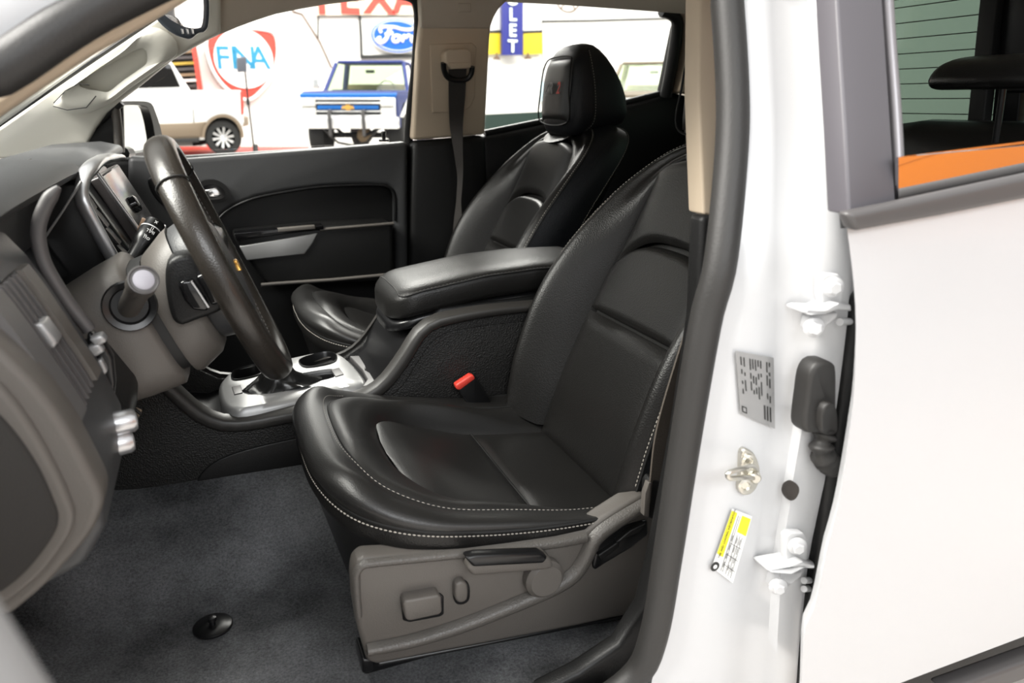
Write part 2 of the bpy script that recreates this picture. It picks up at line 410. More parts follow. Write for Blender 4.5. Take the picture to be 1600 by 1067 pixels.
slab('door_handle', VL([(320, 297), (338, 293), (347, 304), (340, 308), (322, 310)], 2.21), (0, .016, 0), 'chrome', hz, .003)
hb2 = spl(VL([(231, 281), (238, 277), (246, 284), (256, 305), (262, 320), (256, 322), (243, 310), (234, 295)], 2.222), 28, True)
slab('speaker_pod', hb2, (0, .03, 0), 'plastic_black', d1, .006)
lathe('lock_pin', [(.016, 0), (.016, .006), (.006, .008), (.006, .022), (.008, .026), (.006, .03)], V(600, 221, 2.29), (0, 0, 1), 'plastic_black', d1, 14)
slab('mirror_sail', VL([(133, 240), (140, 212), (160, 188), (187, 165), (192, 163), (194, 240)], 2.262), (0, .03, 0), 'plastic_dark', d1, .006)
tube('window_channel', VL([(180, 168), (184, 200), (187, 238)], 2.255), .012, 'plastic', d1, 8)
slab('window_pane', VL([(190, 240), (192, 160), (330, 76), (440, 16), (560, 0), (652, 0), (640, 222)], off(yp, .045)), (0, .004, 0), 'glass', d1)

# ---- passenger rear door and rear pillar
d2 = structure(empty('door_2', (1.1, 2.3, .6))); tag(d2, 'closed passenger rear door with black lining behind the front seat')
slab('door_card', VL([(752, 213), (800, 203), (850, 193), (905, 183), (960, 168), (1000, 158), (1040, 147), (1062, 146), (1120, 160), (1160, 640), (752, 640)], 2.25), (0, .10, 0), 'plastic_dark', d2, .02)
tube('sill_cap', VL([(757, 209), (850, 190), (905, 181), (960, 165), (1040, 145)], 2.27), .012, 'plastic_dark', d2, 8)
lathe('lock_pin', [(.018, 0), (.018, .006), (.006, .008), (.006, .024), (.008, .028), (.006, .032)], V(1008, 163, 2.27), (0, 0, 1), 'plastic_black', d2, 14)
slab('door_handle', VL([(798, 258), (808, 255), (808, 260), (798, 263)], 2.24), (0, .02, 0), 'chrome', d2, .002)
tube('window_frame', spl(VL([(1040, 150), (1049, 105), (1056, 60), (1058, 34), (1050, 22), (1034, 16)], off(yp, .015)), 24), .02, 'rubber_black', d2, 8)
slab('rear_quarter', VL([(1032, 150), (1060, 147), (1076, 60), (1068, 26), (1055, 40)], off(yp, .03)), (0, .03, 0), 'rubber_black', d2, .004)
slab('window_pane', VL([(758, 212), (766, 45), (785, 0), (1000, 6), (1052, 16), (1040, 150)], off(yp, .05)), (0, .004, 0), 'glass', d2)
t4 = structure(empty('trim_4', V(1080, 140, yp))); tag(t4, 'beige rear pillar trim at the back of the cab')
slab('pillar_panel', VL([(1068, 12), (1078, 35), (1080, 62), (1072, 105), (1060, 145), (1130, 150), (1130, 10)], off(yp, -.02)), (0, .07, 0), 'beige', t4, .01)

# ---- back wall of the cab with its window
wr = structure(empty('wall_rear', (1.66, 1.49, .6))); tag(wr, 'dark rear bulkhead of the cab below the back window')
slab('bulkhead', [(1.66, .66, .55), (1.66, 2.32, .55), (1.66, 2.3, 1.2), (1.66, .68, 1.2)], (.05, 0, 0), 'fabric_dark', wr, .01)
for y0, y1 in ((.70, .88), (2.06, 2.26)):
    slab('corner_post', [(1.64, y0, 1.19), (1.64, y1, 1.19), (1.56, y1-.02, 1.62), (1.56, y0+.06, 1.62)], (.06, 0, 0), 'plastic_dark', wr, .01)
slab('window_divider', [(1.63, 1.16, 1.19), (1.63, 1.22, 1.19), (1.57, 1.22, 1.62), (1.57, 1.16, 1.62)], (.03, 0, 0), 'plastic_black', wr, .004)
slab('slider_latch', [(1.595, 1.10, 1.37), (1.595, 1.20, 1.37), (1.595, 1.20, 1.41), (1.595, 1.10, 1.41)], (.03, 0, 0), 'plastic_black', wr, .006)
slab('slider_frame', [(1.60, 1.22, 1.19), (1.60, 1.26, 1.19), (1.55, 1.26, 1.62), (1.55, 1.22, 1.62)], (.03, 0, 0), 'rubber_black', wr, .004)
w2 = structure(empty('window_2', (1.65, 1.49, 1.2))); tag(w2, 'rear cab window with fine defroster wires')
slab('window_pane', [(1.66, .86, 1.19), (1.66, 2.1, 1.19), (1.59, 2.08, 1.62), (1.59, .88, 1.62)], (.005, 0, 0), 'glass_tint', w2)
for i in range(11):
    z = 1.215+i*.036; X = 1.655-(z-1.19)*.163
    tube('defroster_wire', [(X, .87, z), (X, 1.5, z), (X, 2.08, z)], .0012, 'ink', w2, 4)

wr.location.x += .055; w2.location.x += .055
# ---- windshield
w1 = structure(empty('window_1', (-.75, 1.49, 1.1))); tag(w1, 'raked windshield in front of the dashboard')
slab('window_pane', [(-.78, .74, 1.075), (-.78, 2.2, 1.075), (-.03, 2.08, 1.585), (-.03, .86, 1.585)], (-.003, 0, .005), 'glass', w1)
slab('cowl', [(-1.0, .65, 1.0), (-1.0, 2.3, 1.0), (-.74, 2.2, 1.085), (-.74, .72, 1.085)], (0, 0, -.03), 'plastic_black', w1)

# ---- driver side front pillar
t5 = structure(empty('trim_5', V(0, 120, .74))); tag(t5, 'white front pillar with beige inner strip at top corner')
slab('pillar_skin', VL([(-200, 200), (0, 80), (125, 3), (260, -78), (215, -165), (80, -82), (-50, 0), (-245, 118)], .735), (-.02, .06, .01), 'white_paint', t5, .01)
slab('inner_strip', VL([(-120, 258), (0, 177), (135, 87), (250, 22), (330, -28), (300, -60), (234, -12), (120, 64), (0, 142), (-120, 222)], .82), (0, .03, 0), 'beige', t5, .006)

# ---- door opening weatherstrip: one closed loop round the opening
loop = [V(-150, 195, .72), V(0, 110, .725), V(170, 4, .75), (.08, .80, 1.50), (.22, .815, 1.535), (.38, .80, 1.53)]
loop += VL([(1128, -60), (1136, 0), (1145, 190), (1127, 400), (1104, 494), (1082, 619), (1062, 744), (1043, 869), (1021, 994)], yb)
loop += [V(990, 1058, .67), (.36, .67, .595), (.2, .67, .562), (-.2, .67, .555), (-.42, .68, .60), (-.50, .69, .8), (-.46, .70, 1.05)]
lp = spl(loop, 220, True)
ws = tube('door_seal', lp, .0185, 'rubber', None, 12, True); structure(ws); tag(ws, 'grey rubber weatherstrip round the driver door opening')

# ---- driver side body: centre pillar, sill
wd = structure(empty('wall_driver_side', (.5, .62, .45))); tag(wd, 'white painted centre pillar between front and rear doors')
ys = [-150, -80, -20, 60, 130, 200, 300, 400, 494, 560, 619, 680, 744, 800, 869, 930, 994, 1040, 1095]
cx = [
 ([(-20, 1138), (200, 1150), (400, 1134), (494, 1111), (619, 1089), (744, 1071), (869, 1052), (994, 1033), (1095, 1012)], .655),
 ([(-20, 1176), (200, 1186), (400, 1176), (619, 1140), (744, 1124), (869, 1106), (994, 1090), (1095, 1075)], .642),
 ([(-20, 1198), (200, 1206), (400, 1203), (619, 1202), (744, 1188), (869, 1172), (994, 1150), (1095, 1140)], .636),
 ([(-20, 1204), (200, 1212), (400, 1210), (619, 1210), (744, 1196), (869, 1180), (994, 1160), (1095, 1150)], .637),
 ([(-20, 1262), (200, 1268), (400, 1252), (619, 1246), (744, 1226), (869, 1208), (994, 1200), (1095, 1196)], .628),
 ([(-20, 1280), (200, 1290), (400, 1284), (500, 1275), (619, 1262), (744, 1240), (869, 1222), (994, 1215), (1095, 1212)], .612),
 ([(-20, 1300), (200, 1308), (340, 1318), (500, 1322), (619, 1308), (744, 1288), (869, 1255), (994, 1246), (1095, 1243)], .606),
 ([(-20, 1322), (200, 1330), (340, 1345), (500, 1350), (619, 1340), (744, 1325), (869, 1300), (994, 1285), (1095, 1270)], .66),
]
rows = [spl([V(lerp(t, y), y, off(yb, Y-.66)) for y in ys], 40) for t, Y in cx]
grid('pillar_skin', rows, 'white_paint', wd, 70)
slab('inner_lining', VL([(1094, -30), (1124, -30), (1132, 180), (1119, 336), (1099, 336), (1092, 150)], lambda z: .80+(z-1.2)*.3), (0, .035, 0), 'beige', wd, .004)
slab('lower_lining', VL([(1098, 337), (1121, 337), (1112, 480), (1080, 680), (1056, 860), (1030, 1000), (1000, 1075), (900, 1120), (840, 1085), (905, 1052), (968, 1010), (1006, 950), (1028, 860), (1062, 680), (1090, 500)], .735), (0, .03, 0), 'plastic_dark', wd, .008)
slab('sill_panel', [(-.5, .56, .36), (.62, .56, .36), (.62, .56, .50), (.40, .56, .535), (-.5, .56, .535)], (0, .13, 0), 'white_paint', wd, .02)
slab('sill_lining', [(-.5, .68, .50), (.45, .68, .50), (.45, .68, .575), (-.5, .68, .565)], (0, .045, 0), 'plastic_dark', wd, .012)
slab('roof_rail', [(-.02, .80, 1.56), (1.6, .80, 1.57), (1.6, .80, 1.72), (-.02, .80, 1.70)], (0, .04, 0), 'white_paint', wd, .01)

# ---- driver side rear door (closed)
d3 = structure(empty('door_3', (1.1, .56, .45))); tag(d3, 'white driver side rear door with lowered tinted window')
lead = VL([(1322, 352), (1329, 430), (1331, 500), (1326, 600), (1318, 660), (1305, 740), (1293, 800), (1279, 850), (1262, 935), (1249, 965), (1245, 985), (1243, 1067), (1240, 1120)], .54)
# outer skin with a gentle barrel section
def reach(a, b, X=1.74): return a+(b-a)*((X-a.x)/(b.x-a.x))      # carry a line on to the rear end of the door
n_l = spl(lead, 30); rows = []
for k in range(9):
    t = k/8; row = []
    for p in n_l:
        row.append(Vector((p.x+(1.75-p.x)*t**1.3, .54-.012*math.sin(math.pi*min(1, max(0, (p.z-.45)/.8))), p.z+.10*(1.75-p.x)*t**1.3*max(0, (p.z-.8)/.43))))
    rows.append(row)
inn = [[p+Vector((.012, .006, 0)) for p in n_l], [p+Vector((.085, .045, 0)) for p in n_l]]
grid('door_skin', inn[::-1]+rows, 'white_paint', d3, 40)
bm_ = VL([(1326, 333), (1337, 361), (1345, 361), (1470, 338), (1600, 312)], .525); bt_ = VL([(1600, 275), (1460, 305), (1400, 318)], .525)
slab('belt_moulding', bm_+[reach(bm_[2], bm_[4]), reach(bt_[2], bt_[0])]+bt_, (0, .018, 0), 'mould', d3, .006)
slab('frame_applique', VL([(1290, -150), (1368, -150), (1378, -30), (1384, 60), (1393, 200), (1401, 320), (1327, 337), (1320, 200), (1313, 90), (1306, -30)], lambda z: .54+max(0, z-1.22)*.33), (0, .03, 0), 'applique', d3, .003)
tube('window_channel', spl(VL([(1373, -150), (1383, -30), (1389, 60), (1398, 180), (1405, 316)], lambda z: .548+max(0, z-1.22)*.33), 20), .0068, 'strip_grey', d3, 8)
tube('frame_seal', spl(VL([(1288, -150), (1299, -30), (1308, 90), (1315, 200), (1322, 320), (1325, 355)], lambda z: .565+max(0, z-1.22)*.33), 20), .007, 'rubber_black', d3, 8)
slab('inner_panel', [(.66, .60, 1.14), (1.72, .60, 1.16), (1.72, .60, .5), (.66, .60, .5)], (0, .05, 0), 'plastic_dark', d3, .01)
gl_ = VL([(1404, 246), (1600, 228), (1600, 282), (1404, 324)], .553)
slab('window_pane', [gl_[0], reach(gl_[0], gl_[1], 1.72), reach(gl_[3], gl_[2], 1.72), gl_[3]], (0, .004, 0), 'glass_door', d3)
tf = V(1330, -150, lambda z: .545+max(0, z-1.22)*.33)
tube('window_frame', spl([tf+Vector((0, .004, -.01)), tf+Vector((.06, .01, .03)), (1.2, .655, 1.55), (1.58, .65, 1.52), (1.70, .60, 1.38), (1.735, .556, 1.24)], 40), .022, 'applique', d3, 10)
lm_ = VL([(1478, 1082), (1600, 1037), (1600, 1064), (1500, 1100)], .522)
slab('lower_moulding', [lm_[0], reach(lm_[0], lm_[1]), reach(lm_[3], lm_[2]), lm_[3]], (0, .03, 0), 'mould', d3, .006)
tube('edge_seal', spl(VL([(1320, 352), (1325, 430), (1327, 500), (1321, 600), (1313, 660), (1299, 740), (1286, 800), (1270, 850), (1255, 935), (1246, 1000), (1240, 1120)], .655), 30), .011, 'rubber_black', d3, 8)

# ---- driver front door, swung open beside the camera: only the lower trim reaches the frame
d4 = structure(empty('door_4', (-.5, .58, .5))); tag(d4, 'open driver front door, its grey lower lining at bottom corner')
H4 = Vector((-.86, .58, 0)); T4 = V(-40, 752, .21); T5 = V(150, 1067, .20); T6 = V(215, 1190, .195)
slab('door_shell', [H4+Vector((0, 0, .5)), H4+Vector((0, 0, 1.2)), T4, T5, T6, Vector((T6.x, T6.y, .55))], Vector((-.45, -.89, 0))*.11, 'door_grey', d4, .02)
# ================================================================== seats
def Uring(hw, xf, xr, zt, n=3.0, xc=None, N=61):
    """U-shaped cushion line: near side, round the front, far side; zt: height along x"""
    pts = []; xc = xc if xc else xf+.20
    for x in [xr+(xc-xr)*k/8 for k in range(8)]: pts.append((x, -hw))
    for k in range(45):
        a = -math.pi/2+math.pi*k/44
        pts.append((xc-(xc-xf)*abs(math.cos(a))**(2/n), hw*math.copysign(abs(math.sin(a))**(2/n), math.sin(a))))
    for x in [xc+(xr-xc)*(k+1)/8 for k in range(8)]: pts.append((x, hw))
    return [Vector((p.x, p.y, cur(zt, p.x) if not callable(zt) else zt(p.x, p.y))) for p in spl([(x, y, 0) for x, y in pts], 90)]
ZI = [(.10, .850), (.16, .846), (.20, .822), (.25, .795), (.30, .770), (.39, .736), (.44, .725), (.57, .708), (.66, .70)]
ZC = [(.10, .862), (.14, .868), (.18, .850), (.26, .814), (.32, .800), (.385, .780), (.465, .750), (.55, .722), (.66, .712)]
ZS = [(.10, .862), (.135, .861), (.167, .838), (.20, .822), (.258, .800), (.356, .778), (.462, .755), (.62, .742)]
ZW = [(.08, .834), (.12, .818), (.16, .808), (.245, .789), (.34, .771), (.44, .760), (.66, .752)]
BK = {  # backrest lines from the hip to the middle of the top: (half width, x, z)
 'welt': [(.246, .535, .745), (.250, .548, .80), (.253, .563, .864), (.253, .604, .975), (.246, .664, 1.07), (.226, .748, 1.165), (.196, .812, 1.226), (.150, .855, 1.266), (.08, .882, 1.284), (0, .888, 1.288)],
 'crest': [(.214, .520, .740), (.218, .530, .80), (.220, .548, .864), (.219, .592, .975), (.212, .656, 1.07), (.194, .742, 1.16), (.168, .800, 1.215), (.130, .835, 1.25), (.07, .852, 1.270), (0, .858, 1.275)],
 'inner': [(.168, .566, .72), (.169, .592, .79), (.169, .622, .85), (.168, .674, .962), (.163, .722, 1.055), (.154, .762, 1.135), (.140, .790, 1.195), (.112, .812, 1.236), (.06, .826, 1.256), (0, .830, 1.262)],
 'deep': [(.155, .60, .72), (.155, .625, .79), (.155, .655, .85), (.155, .705, .962), (.150, .752, 1.055), (.142, .79, 1.13), (.128, .815, 1.18), (.10, .83, 1.215), (.06, .84, 1.23), (0, .845, 1.235)],
 'side': [(.256, .60, .735), (.258, .61, .80), (.260, .625, .864), (.260, .665, .975), (.252, .725, 1.07), (.232, .806, 1.17), (.205, .868, 1.236), (.16, .908, 1.275), (.08, .93, 1.294), (0, .936, 1.298)],
 'rear': [(.240, .66, .72), (.244, .675, .80), (.246, .69, .864), (.246, .735, .975), (.238, .79, 1.07), (.220, .866, 1.165), (.192, .922, 1.225), (.15, .955, 1.262), (.08, .975, 1.28), (0, .98, 1.284)],
 'shell': [(.20, .70, .72), (.20, .715, .80), (.205, .73, .864), (.205, .775, .975), (.20, .83, 1.06), (.18, .89, 1.14), (.15, .93, 1.19), (.11, .955, 1.22), (.06, .97, 1.24), (0, .975, 1.245)],
}
SPINE = [(.70, .566), (.79, .597), (.85, .622), (.962, .674), (1.055, .722), (1.135, .762), (1.20, .790), (1.262, .815)]
def bring(key):
    h = spl([(a[1], -a[0], a[2]) for a in BK[key]], 32)
    return h+[Vector((p.x, -p.y, p.z)) for p in reversed(h[:-1])]
def build_seat(name, label, Yc, dX, dz, driver):
    T = Vector((dX, Yc, dz)); root = empty(name, (.35+dX, Yc, .56)); tag(root, label, 'car seat', 'leather front seats')
    mv = lambda P: [p+T for p in P]
    # --- cushion
    welt = Uring(.255, .088, .64, ZW); seam = Uring(.213, .135, .64, ZS)
    low = Uring(.225, .135, .64, lambda x, y: .66 if x > .3 else .61); mid0 = Uring(.252, .093, .64, lambda x, y: cur(ZW, x)-.05)
    mid1 = Uring(.258, .080, .64, lambda x, y: cur(ZW, x)-.02)
    bul = Uring(.254, .078, .64, lambda x, y: cur(ZW, x)*.55+cur(ZS, x)*.45+.006); bul2 = Uring(.236, .103, .64, lambda x, y: cur(ZS, x)+.004)
    lo = lambda y: .012*min(1, max(0, (-y-.06)/.08))
    crest = Uring(.188, .165, .64, lambda x, y: cur(ZC, x)-lo(y)); cr0 = Uring(.203, .146, .64, lambda x, y: cur(ZS, x)*.5+cur(ZC, x)*.5+.004-lo(y)*.5)
    slope = Uring(.176, .192, .64, lambda x, y: cur(ZI, x)*.5+cur(ZC, x)*.5-lo(y)*.5); ins = Uring(.167, .208, .64, lambda x, y: cur(ZI, x)-.005, 3.0, .40); deep = Uring(.150, .228, .64, lambda x, y: cur(ZI, x)-.025, 3.0, .40)
    smooth_grid('cushion_side', [mv(r) for r in (low, mid0, mid1, welt)], 'leather', root)
    smooth_grid('cushion_border', [mv(r) for r in (welt, bul, bul2, seam)], 'leather_fine', root)
    smooth_grid('thigh_bolster', [mv(r) for r in (seam, cr0, crest, slope, ins, deep)], 'leather_fine', root)
    base = [mv(deep)]
    mesh('cushion_core', base[0]+mv([Vector((.64, 0, .66))]), [(i, i+1, len(base[0])) for i in range(len(base[0])-1)], 'leather', root)
    up = Vector((0, 0, .0015))
    tube('piping', mv([p+Vector((0, 0, .001)) for p in welt]), .0026, 'seam', root, 6)
    stitches('stitching', mv([p*1.0+Vector((0, 0, .006))+Vector((.0, 0, 0)) for p in Uring(.2575, .0815, .60, lambda x, y: cur(ZW, x)-.009)]), 'thread', root, .0045, .002, .0011)
    tube('piping', mv(seam), .0016, 'seam', root, 6)
    st2 = Uring(.219, .128, .60, lambda x, y: cur(ZS, x)+.0045)
    if driver: stitches('stitching', mv(st2[:60]), 'thread', root, .0045, .003, .0007)
    # two insert pads divided by a cross seam
    def pad(x0, x1, rnd):
        rows = []
        for i in range(22):
            u = i/21; x = x0+(x1-x0)*u
            hw = .168
            if rnd and u < .45: hw = .168*(max(1e-3, 1-((.45-u)/.45)**3.4))**(1/3.4)*.97+.004
            row = []
            for j in range(25):
                v = -1+2*j/24; e = min(1, u/(.22 if rnd else .06), (1-u)/.06)
                h = .009*(1-abs(v)**5)*(max(0, e)**.5) - .006
                row.append(Vector((x, v*hw, cur(ZI, x)+h)))
            rows.append(mv(row))
        return rows
    grid('insert_pad', pad(.213, .420, True), 'leather_fine', root); grid('insert_pad', pad(.420, .60, False), 'leather_fine', root)
    tube('cross_seam', mv([Vector((.420, -.166+.0332*k, cur(ZI, .42)-.003)) for k in range(11)]), .002, 'seam', root, 6)
    # --- backrest
    R = {k: bring(k) for k in BK}
    smooth_grid('backrest_side', [mv(R[k]) for k in ('welt', 'side', 'rear')], 'leather_side', root)
    grid('backrest_shell', [mv(R[k]) for k in ('rear', 'shell')], 'plastic_dark', root)
    mesh('backrest_core', mv(R['shell'])+mv([Vector((.80, 0, .9))]), [(i, i+1, 63) for i in range(62)], 'plastic_dark', root)
    br = [p.lerp(q, .5)+Vector((-.010, 0, .004)) for p, q in zip(R['welt'], R['crest'])]
    sl = [p.lerp(q, .55)+Vector((-.006, 0, .002)) for p, q in zip(R['crest'], R['inner'])]
    smooth_grid('backrest_bolster', [mv(r) for r in (R['welt'], br, R['crest'], sl, R['inner'], R['deep'])], 'leather', root)
    tube('piping', mv(R['welt']), .0022, 'seam', root, 6)
    stitches('stitching', mv([p+Vector((-.0045, 0, .002)) for p in R['welt'][2:61]]), 'thread', root, .0045, .0025, .0010 if driver else .0008)
    if not driver: stitches('stitching', mv([p+Vector((.002, -.001 if p.y < 0 else .001, .002)) for p in R['rear'][2:61]]), 'thread', root, .0045, .0025, .0007)
    grid('backrest_filler', [mv([Vector((cur(SPINE, z)+.02, y, z)) for y in (-.16, -.08, 0, .08, .16)]) for z in (.70, .85, .96, 1.05, 1.15, 1.235)], 'leather', root)
    N3 = Vector((-.92, 0, .39))
    def bpad(z0, z1, hw, arch=False, under=False, puff=.014):
        rows = []
        for i in range(25):
            u = i/24; row = []
            for j in range(25):
                v = -1+2*j/24
                a0, a1 = z0, z1
                if arch: a1 = z1-.075*abs(v)**3.2
                if under: a0 = z0-.066*abs(v)**3.2; a1 = z1-.03*abs(v)**3
                z = a0+(a1-a0)*u; w = hw*(1-.10*max(0, (z-1.0)/.25)) if under else hw
                e = max(0, min(1, u/.07, (1-u)/.07))**.5*(1-abs(v)**7)
                row.append(Vector((cur(SPINE, z), v*w, z))+N3*(puff*e-.006))
            rows.append(mv(row))
        return rows
    grid('lumbar_pad', bpad(.705, .957, .168), 'leather', root); grid('back_pad', bpad(.962, 1.100, .166, True), 'leather', root); grid('shoulder_pad', bpad(1.108, 1.254, .160, False, True), 'leather', root)
    # --- headrest: collar, body, front pad
    cc = T+Vector((.862, 0, 1.268))
    loft('headrest_collar', [[cc+Vector((-.034+.028*k, 0, .012*k))+Vector((r*.55*math.cos(a), r*math.sin(a), r*.32*math.cos(a)))*1 for a in [2*math.pi*q/28 for q in range(28)]] for k, r in ((0, .070), (.25, .080), (1, .074), (2, .062))], 'leather', root)
    H = [  # z, x front, x rear, half width
        (1.262, .846, .93, .070), (1.268, .836, .95, .090), (1.279, .830, .965, .102), (1.298, .826, 1.012, .112), (1.325, .825, 1.022, .117), (1.365, .827, 1.014, .118),
        (1.405, .831, .996, .116), (1.438, .837, .974, .110), (1.464, .846, .953, .100), (1.482, .858, .936, .084), (1.494, .872, .922, .062), (1.499, .888, .912, .032)]
    def hsec(z, x0, x1, hw, n=4.2):
        out = []
        for q in range(44):
            a = 2*math.pi*q/44; c, s = math.cos(a), math.sin(a)
            wx = abs(c)**(2/n)*math.copysign(1, c); wy = abs(s)**(2/n)*math.copysign(1, s)
            t = (wx+1)/2; out.append(Vector((x0+(x1-x0)*t, hw*wy*(1-.20*t), z+.0*t)))
        return out
    T0 = T; T = T+Vector((-.018, 0, 0)); mv = lambda P: [p+T for p in P]
    hd = loft('headrest', [mv(hsec(*h)) for h in H], 'leather_side', root, ang=70)
    # side seam of the headrest, both sides
    for sg in (-1, 1):
        sm = []
        for z, x0, x1, hw in H[2:10]:
            n = 4.2; t = .36; wx = 2*t-1; wy = (1-abs(wx)**n)**(1/n); sm.append(Vector((x0+(x1-x0)*t, sg*(hw*wy*(1-.20*t)+.0012), z)))
        sm = spl(sm, 30)
        stitches('stitching', mv(sm), 'thread', hd, .0045, .0025, .0007)
        tube('piping', mv([p+Vector((-.004, 0, 0)) for p in sm]), .0018, 'seam', hd, 6)
    rows = []
    for i in range(22):
        u = i/21; z = 1.302+(1.462-1.302)*u; row = []
        for j in range(19):
            v = -1+2*j/18; hw = .086*(1-.16*max(0, (u-.55)/.45)**2)
            e = max(0, min(1, u/.1, (1-u)/.1))**.5*(1-abs(v)**6)
            xf = lerp([(h[0], h[1]) for h in H], z)
            row.append(Vector((xf-.010*e+.004, v*hw, z)))
        rows.append(mv(row))
    hp = grid('headrest_pad', rows, 'leather_fine', hd)
    tube('piping', mv(spl([(.824, -.088, 1.30), (.8245, .088, 1.30), (.826, .09, 1.38), (.833, .083, 1.44), (.842, .06, 1.464), (.842, -.06, 1.464), (.833, -.083, 1.44), (.826, -.09, 1.38)], 60, True)), .0022, 'seam', hd, 6, True)
    nx = Vector((0, -1, 0)); ny = Vector((.06, 0, 1))
    text('embroidery', 'ZR', .042, .0006, 'print_grey', hp, T+Vector((.8185, .022, 1.385)), nx, ny, shear=.25, bold=.0006)
    text('embroidery', '2', .042, .0006, 'print_red', hp, T+Vector((.8185, -.040, 1.385)), nx, ny, shear=.25, bold=.0006)
    for y in (-.045, .045): tube('headrest_post', mv([Vector((.90, y, 1.22)), Vector((.915, y, 1.32))]), .006, 'steel', root, 10)
    T = T0
    mv = lambda P: [p+T0 for p in P]
    # --- underframe
    for y in (-.21, .21):
        box('seat_rail', T+Vector((.38, y, .585-dz)), (.52, .04, .03), 'plastic_black', root, bevel=.006)
    slab('seat_pan', mv([Vector((.15, -.22, .615)), Vector((.64, -.22, .615)), Vector((.66, -.22, .70)), Vector((.15, -.22, .70))]), (0, .44, 0), 'plastic_black', root, .01)
    return root
S1 = build_seat('driver_seat', 'black leather driver seat with power switches, behind the steering wheel', 1.10, 0, 0, True)
S2 = build_seat('passenger_seat', 'black leather passenger seat beyond the console armrest', 1.912, .082, 0, False)
# --- driver seat side shield with its switches (outer side, facing the door)
YS = .838
sh = VL([(551, 905), (553, 885), (566, 871), (640, 867), (720, 859), (800, 849), (870, 839), (916, 829), (938, 812), (972, 790), (1002, 772), (1020, 776), (1034, 800), (1030, 850), (1016, 910), (1004, 958), (900, 980), (775, 1004), (690, 1020), (590, 1040), (574, 1036), (560, 985), (553, 940)], YS)
shield = slab('side_shield', sh, (0, .035, 0), 'plastic', S1, .008)
# raised grained band along the top edge and the diagonal rib
def rib(name, P, wid, m, lift=.012):
    P = spl(P, 50); wid = wid if isinstance(wid, list) else [wid]*2
    rings = []
    for i, p in enumerate(P):
        t = (P[min(i+1, 49)]-P[max(i-1, 0)]).normalized(); nn = Vector((-t.z, 0, t.x)); w_ = lerp([(k/(len(wid)-1), x) for k, x in enumerate(wid)], i/49)/2
        rings.append([p+nn*w_+Vector((0, -.001, 0)), p+nn*w_*.72+Vector((0, -lift*.75, 0)), p+nn*w_*.3+Vector((0, -lift, 0)), p-nn*w_*.3+Vector((0, -lift, 0)), p-nn*w_*.72+Vector((0, -lift*.75, 0)), p-nn*w_+Vector((0, -.001, 0))])
    return loft(name, rings, m, S1, True, (True, True), 60)
rib('shield_rib', VL([(572, 1012), (640, 999), (720, 975), (800, 944), (860, 918), (895, 896), (914, 868), (928, 840), (954, 818), (1004, 787)], YS), [.016, .020, .022, .025, .025, .022], 'plastic_grain', .014)
rib('shield_rim', VL([(560, 960), (556, 900), (562, 884), (580, 878), (700, 866), (800, 856), (880, 845), (914, 838)], YS), [.010, .012, .013, .014, .016, .018], 'plastic_grain', .009)
pk = slab('belt_pocket', VL([(926, 885), (934, 850), (965, 826), (1012, 812), (1014, 836), (985, 858), (945, 882), (930, 892)], YS-.004), (0, .02, 0), 'plastic_black', S1, .004)
slab('belt_guide', VL([(935, 868), (962, 850), (968, 846), (968, 856), (940, 876)], YS-.012), (0, .014, 0), 'plastic_dark', pk, .002)
slab('belt_guide', VL([(963, 849), (985, 830), (1010, 818), (1000, 832), (976, 842)], YS-.014), (0, .014, 0), 'plastic_dark', pk, .002)
# recline lever
lv = slab('recline_lever', VL([(730, 890), (738, 876), (780, 870), (850, 865), (862, 874), (866, 888), (848, 892), (740, 901)], YS-.028), (0, .026, 0), 'plastic', S1, .005)
slab('lever_top', VL([(727, 872), (745, 868), (845, 864), (857, 871), (850, 881), (740, 887)], YS-.034), (0, .018, 0), 'plastic_black', lv, .004)
lathe('lever_pivot', [(.030, 0), (.030, .02), (.024, .026)], V(843, 893, YS+.006), (0, -1, 0), 'plastic', S1, 28)
bt = slab('seat_switch', VL([(630, 945), (634, 939), (685, 930), (690, 934), (691, 957), (686, 961), (640, 971), (634, 968)], YS-.020), (0, .026, 0), 'plastic', S1, .006)
slab('switch_shadow_gap', VL([(626, 941), (634, 935), (688, 927), (694, 932), (694, 960), (688, 964), (640, 973), (630, 970)], YS-.002), (0, .01, 0), 'plastic_black', S1, .002)
slab('lumbar_switch', spl(VL([(712, 918), (716, 911), (726, 910), (731, 917), (731, 934), (726, 941), (717, 942), (712, 935)], YS-.014), 24, True), (0, .02, 0), 'plastic', S1, .004)
slab('switch_shadow_gap', spl(VL([(708, 917), (714, 908), (727, 907), (734, 916), (734, 936), (727, 944), (715, 945), (709, 936)], YS-.002), 24, True), (0, .01, 0), 'plastic_black', S1, .002)
slab('front_foot', VL([(566, 1030), (584, 1030), (584, 1050), (566, 1054)], YS+.005), (0, .05, 0), 'plastic_black', S1, .004)
slab('rail_cover', VL([(590, 1036), (770, 1002), (1000, 957), (985, 966), (760, 1010), (590, 1043)], YS+.01), (0, .05, 0), 'plastic_black', S1, .004)
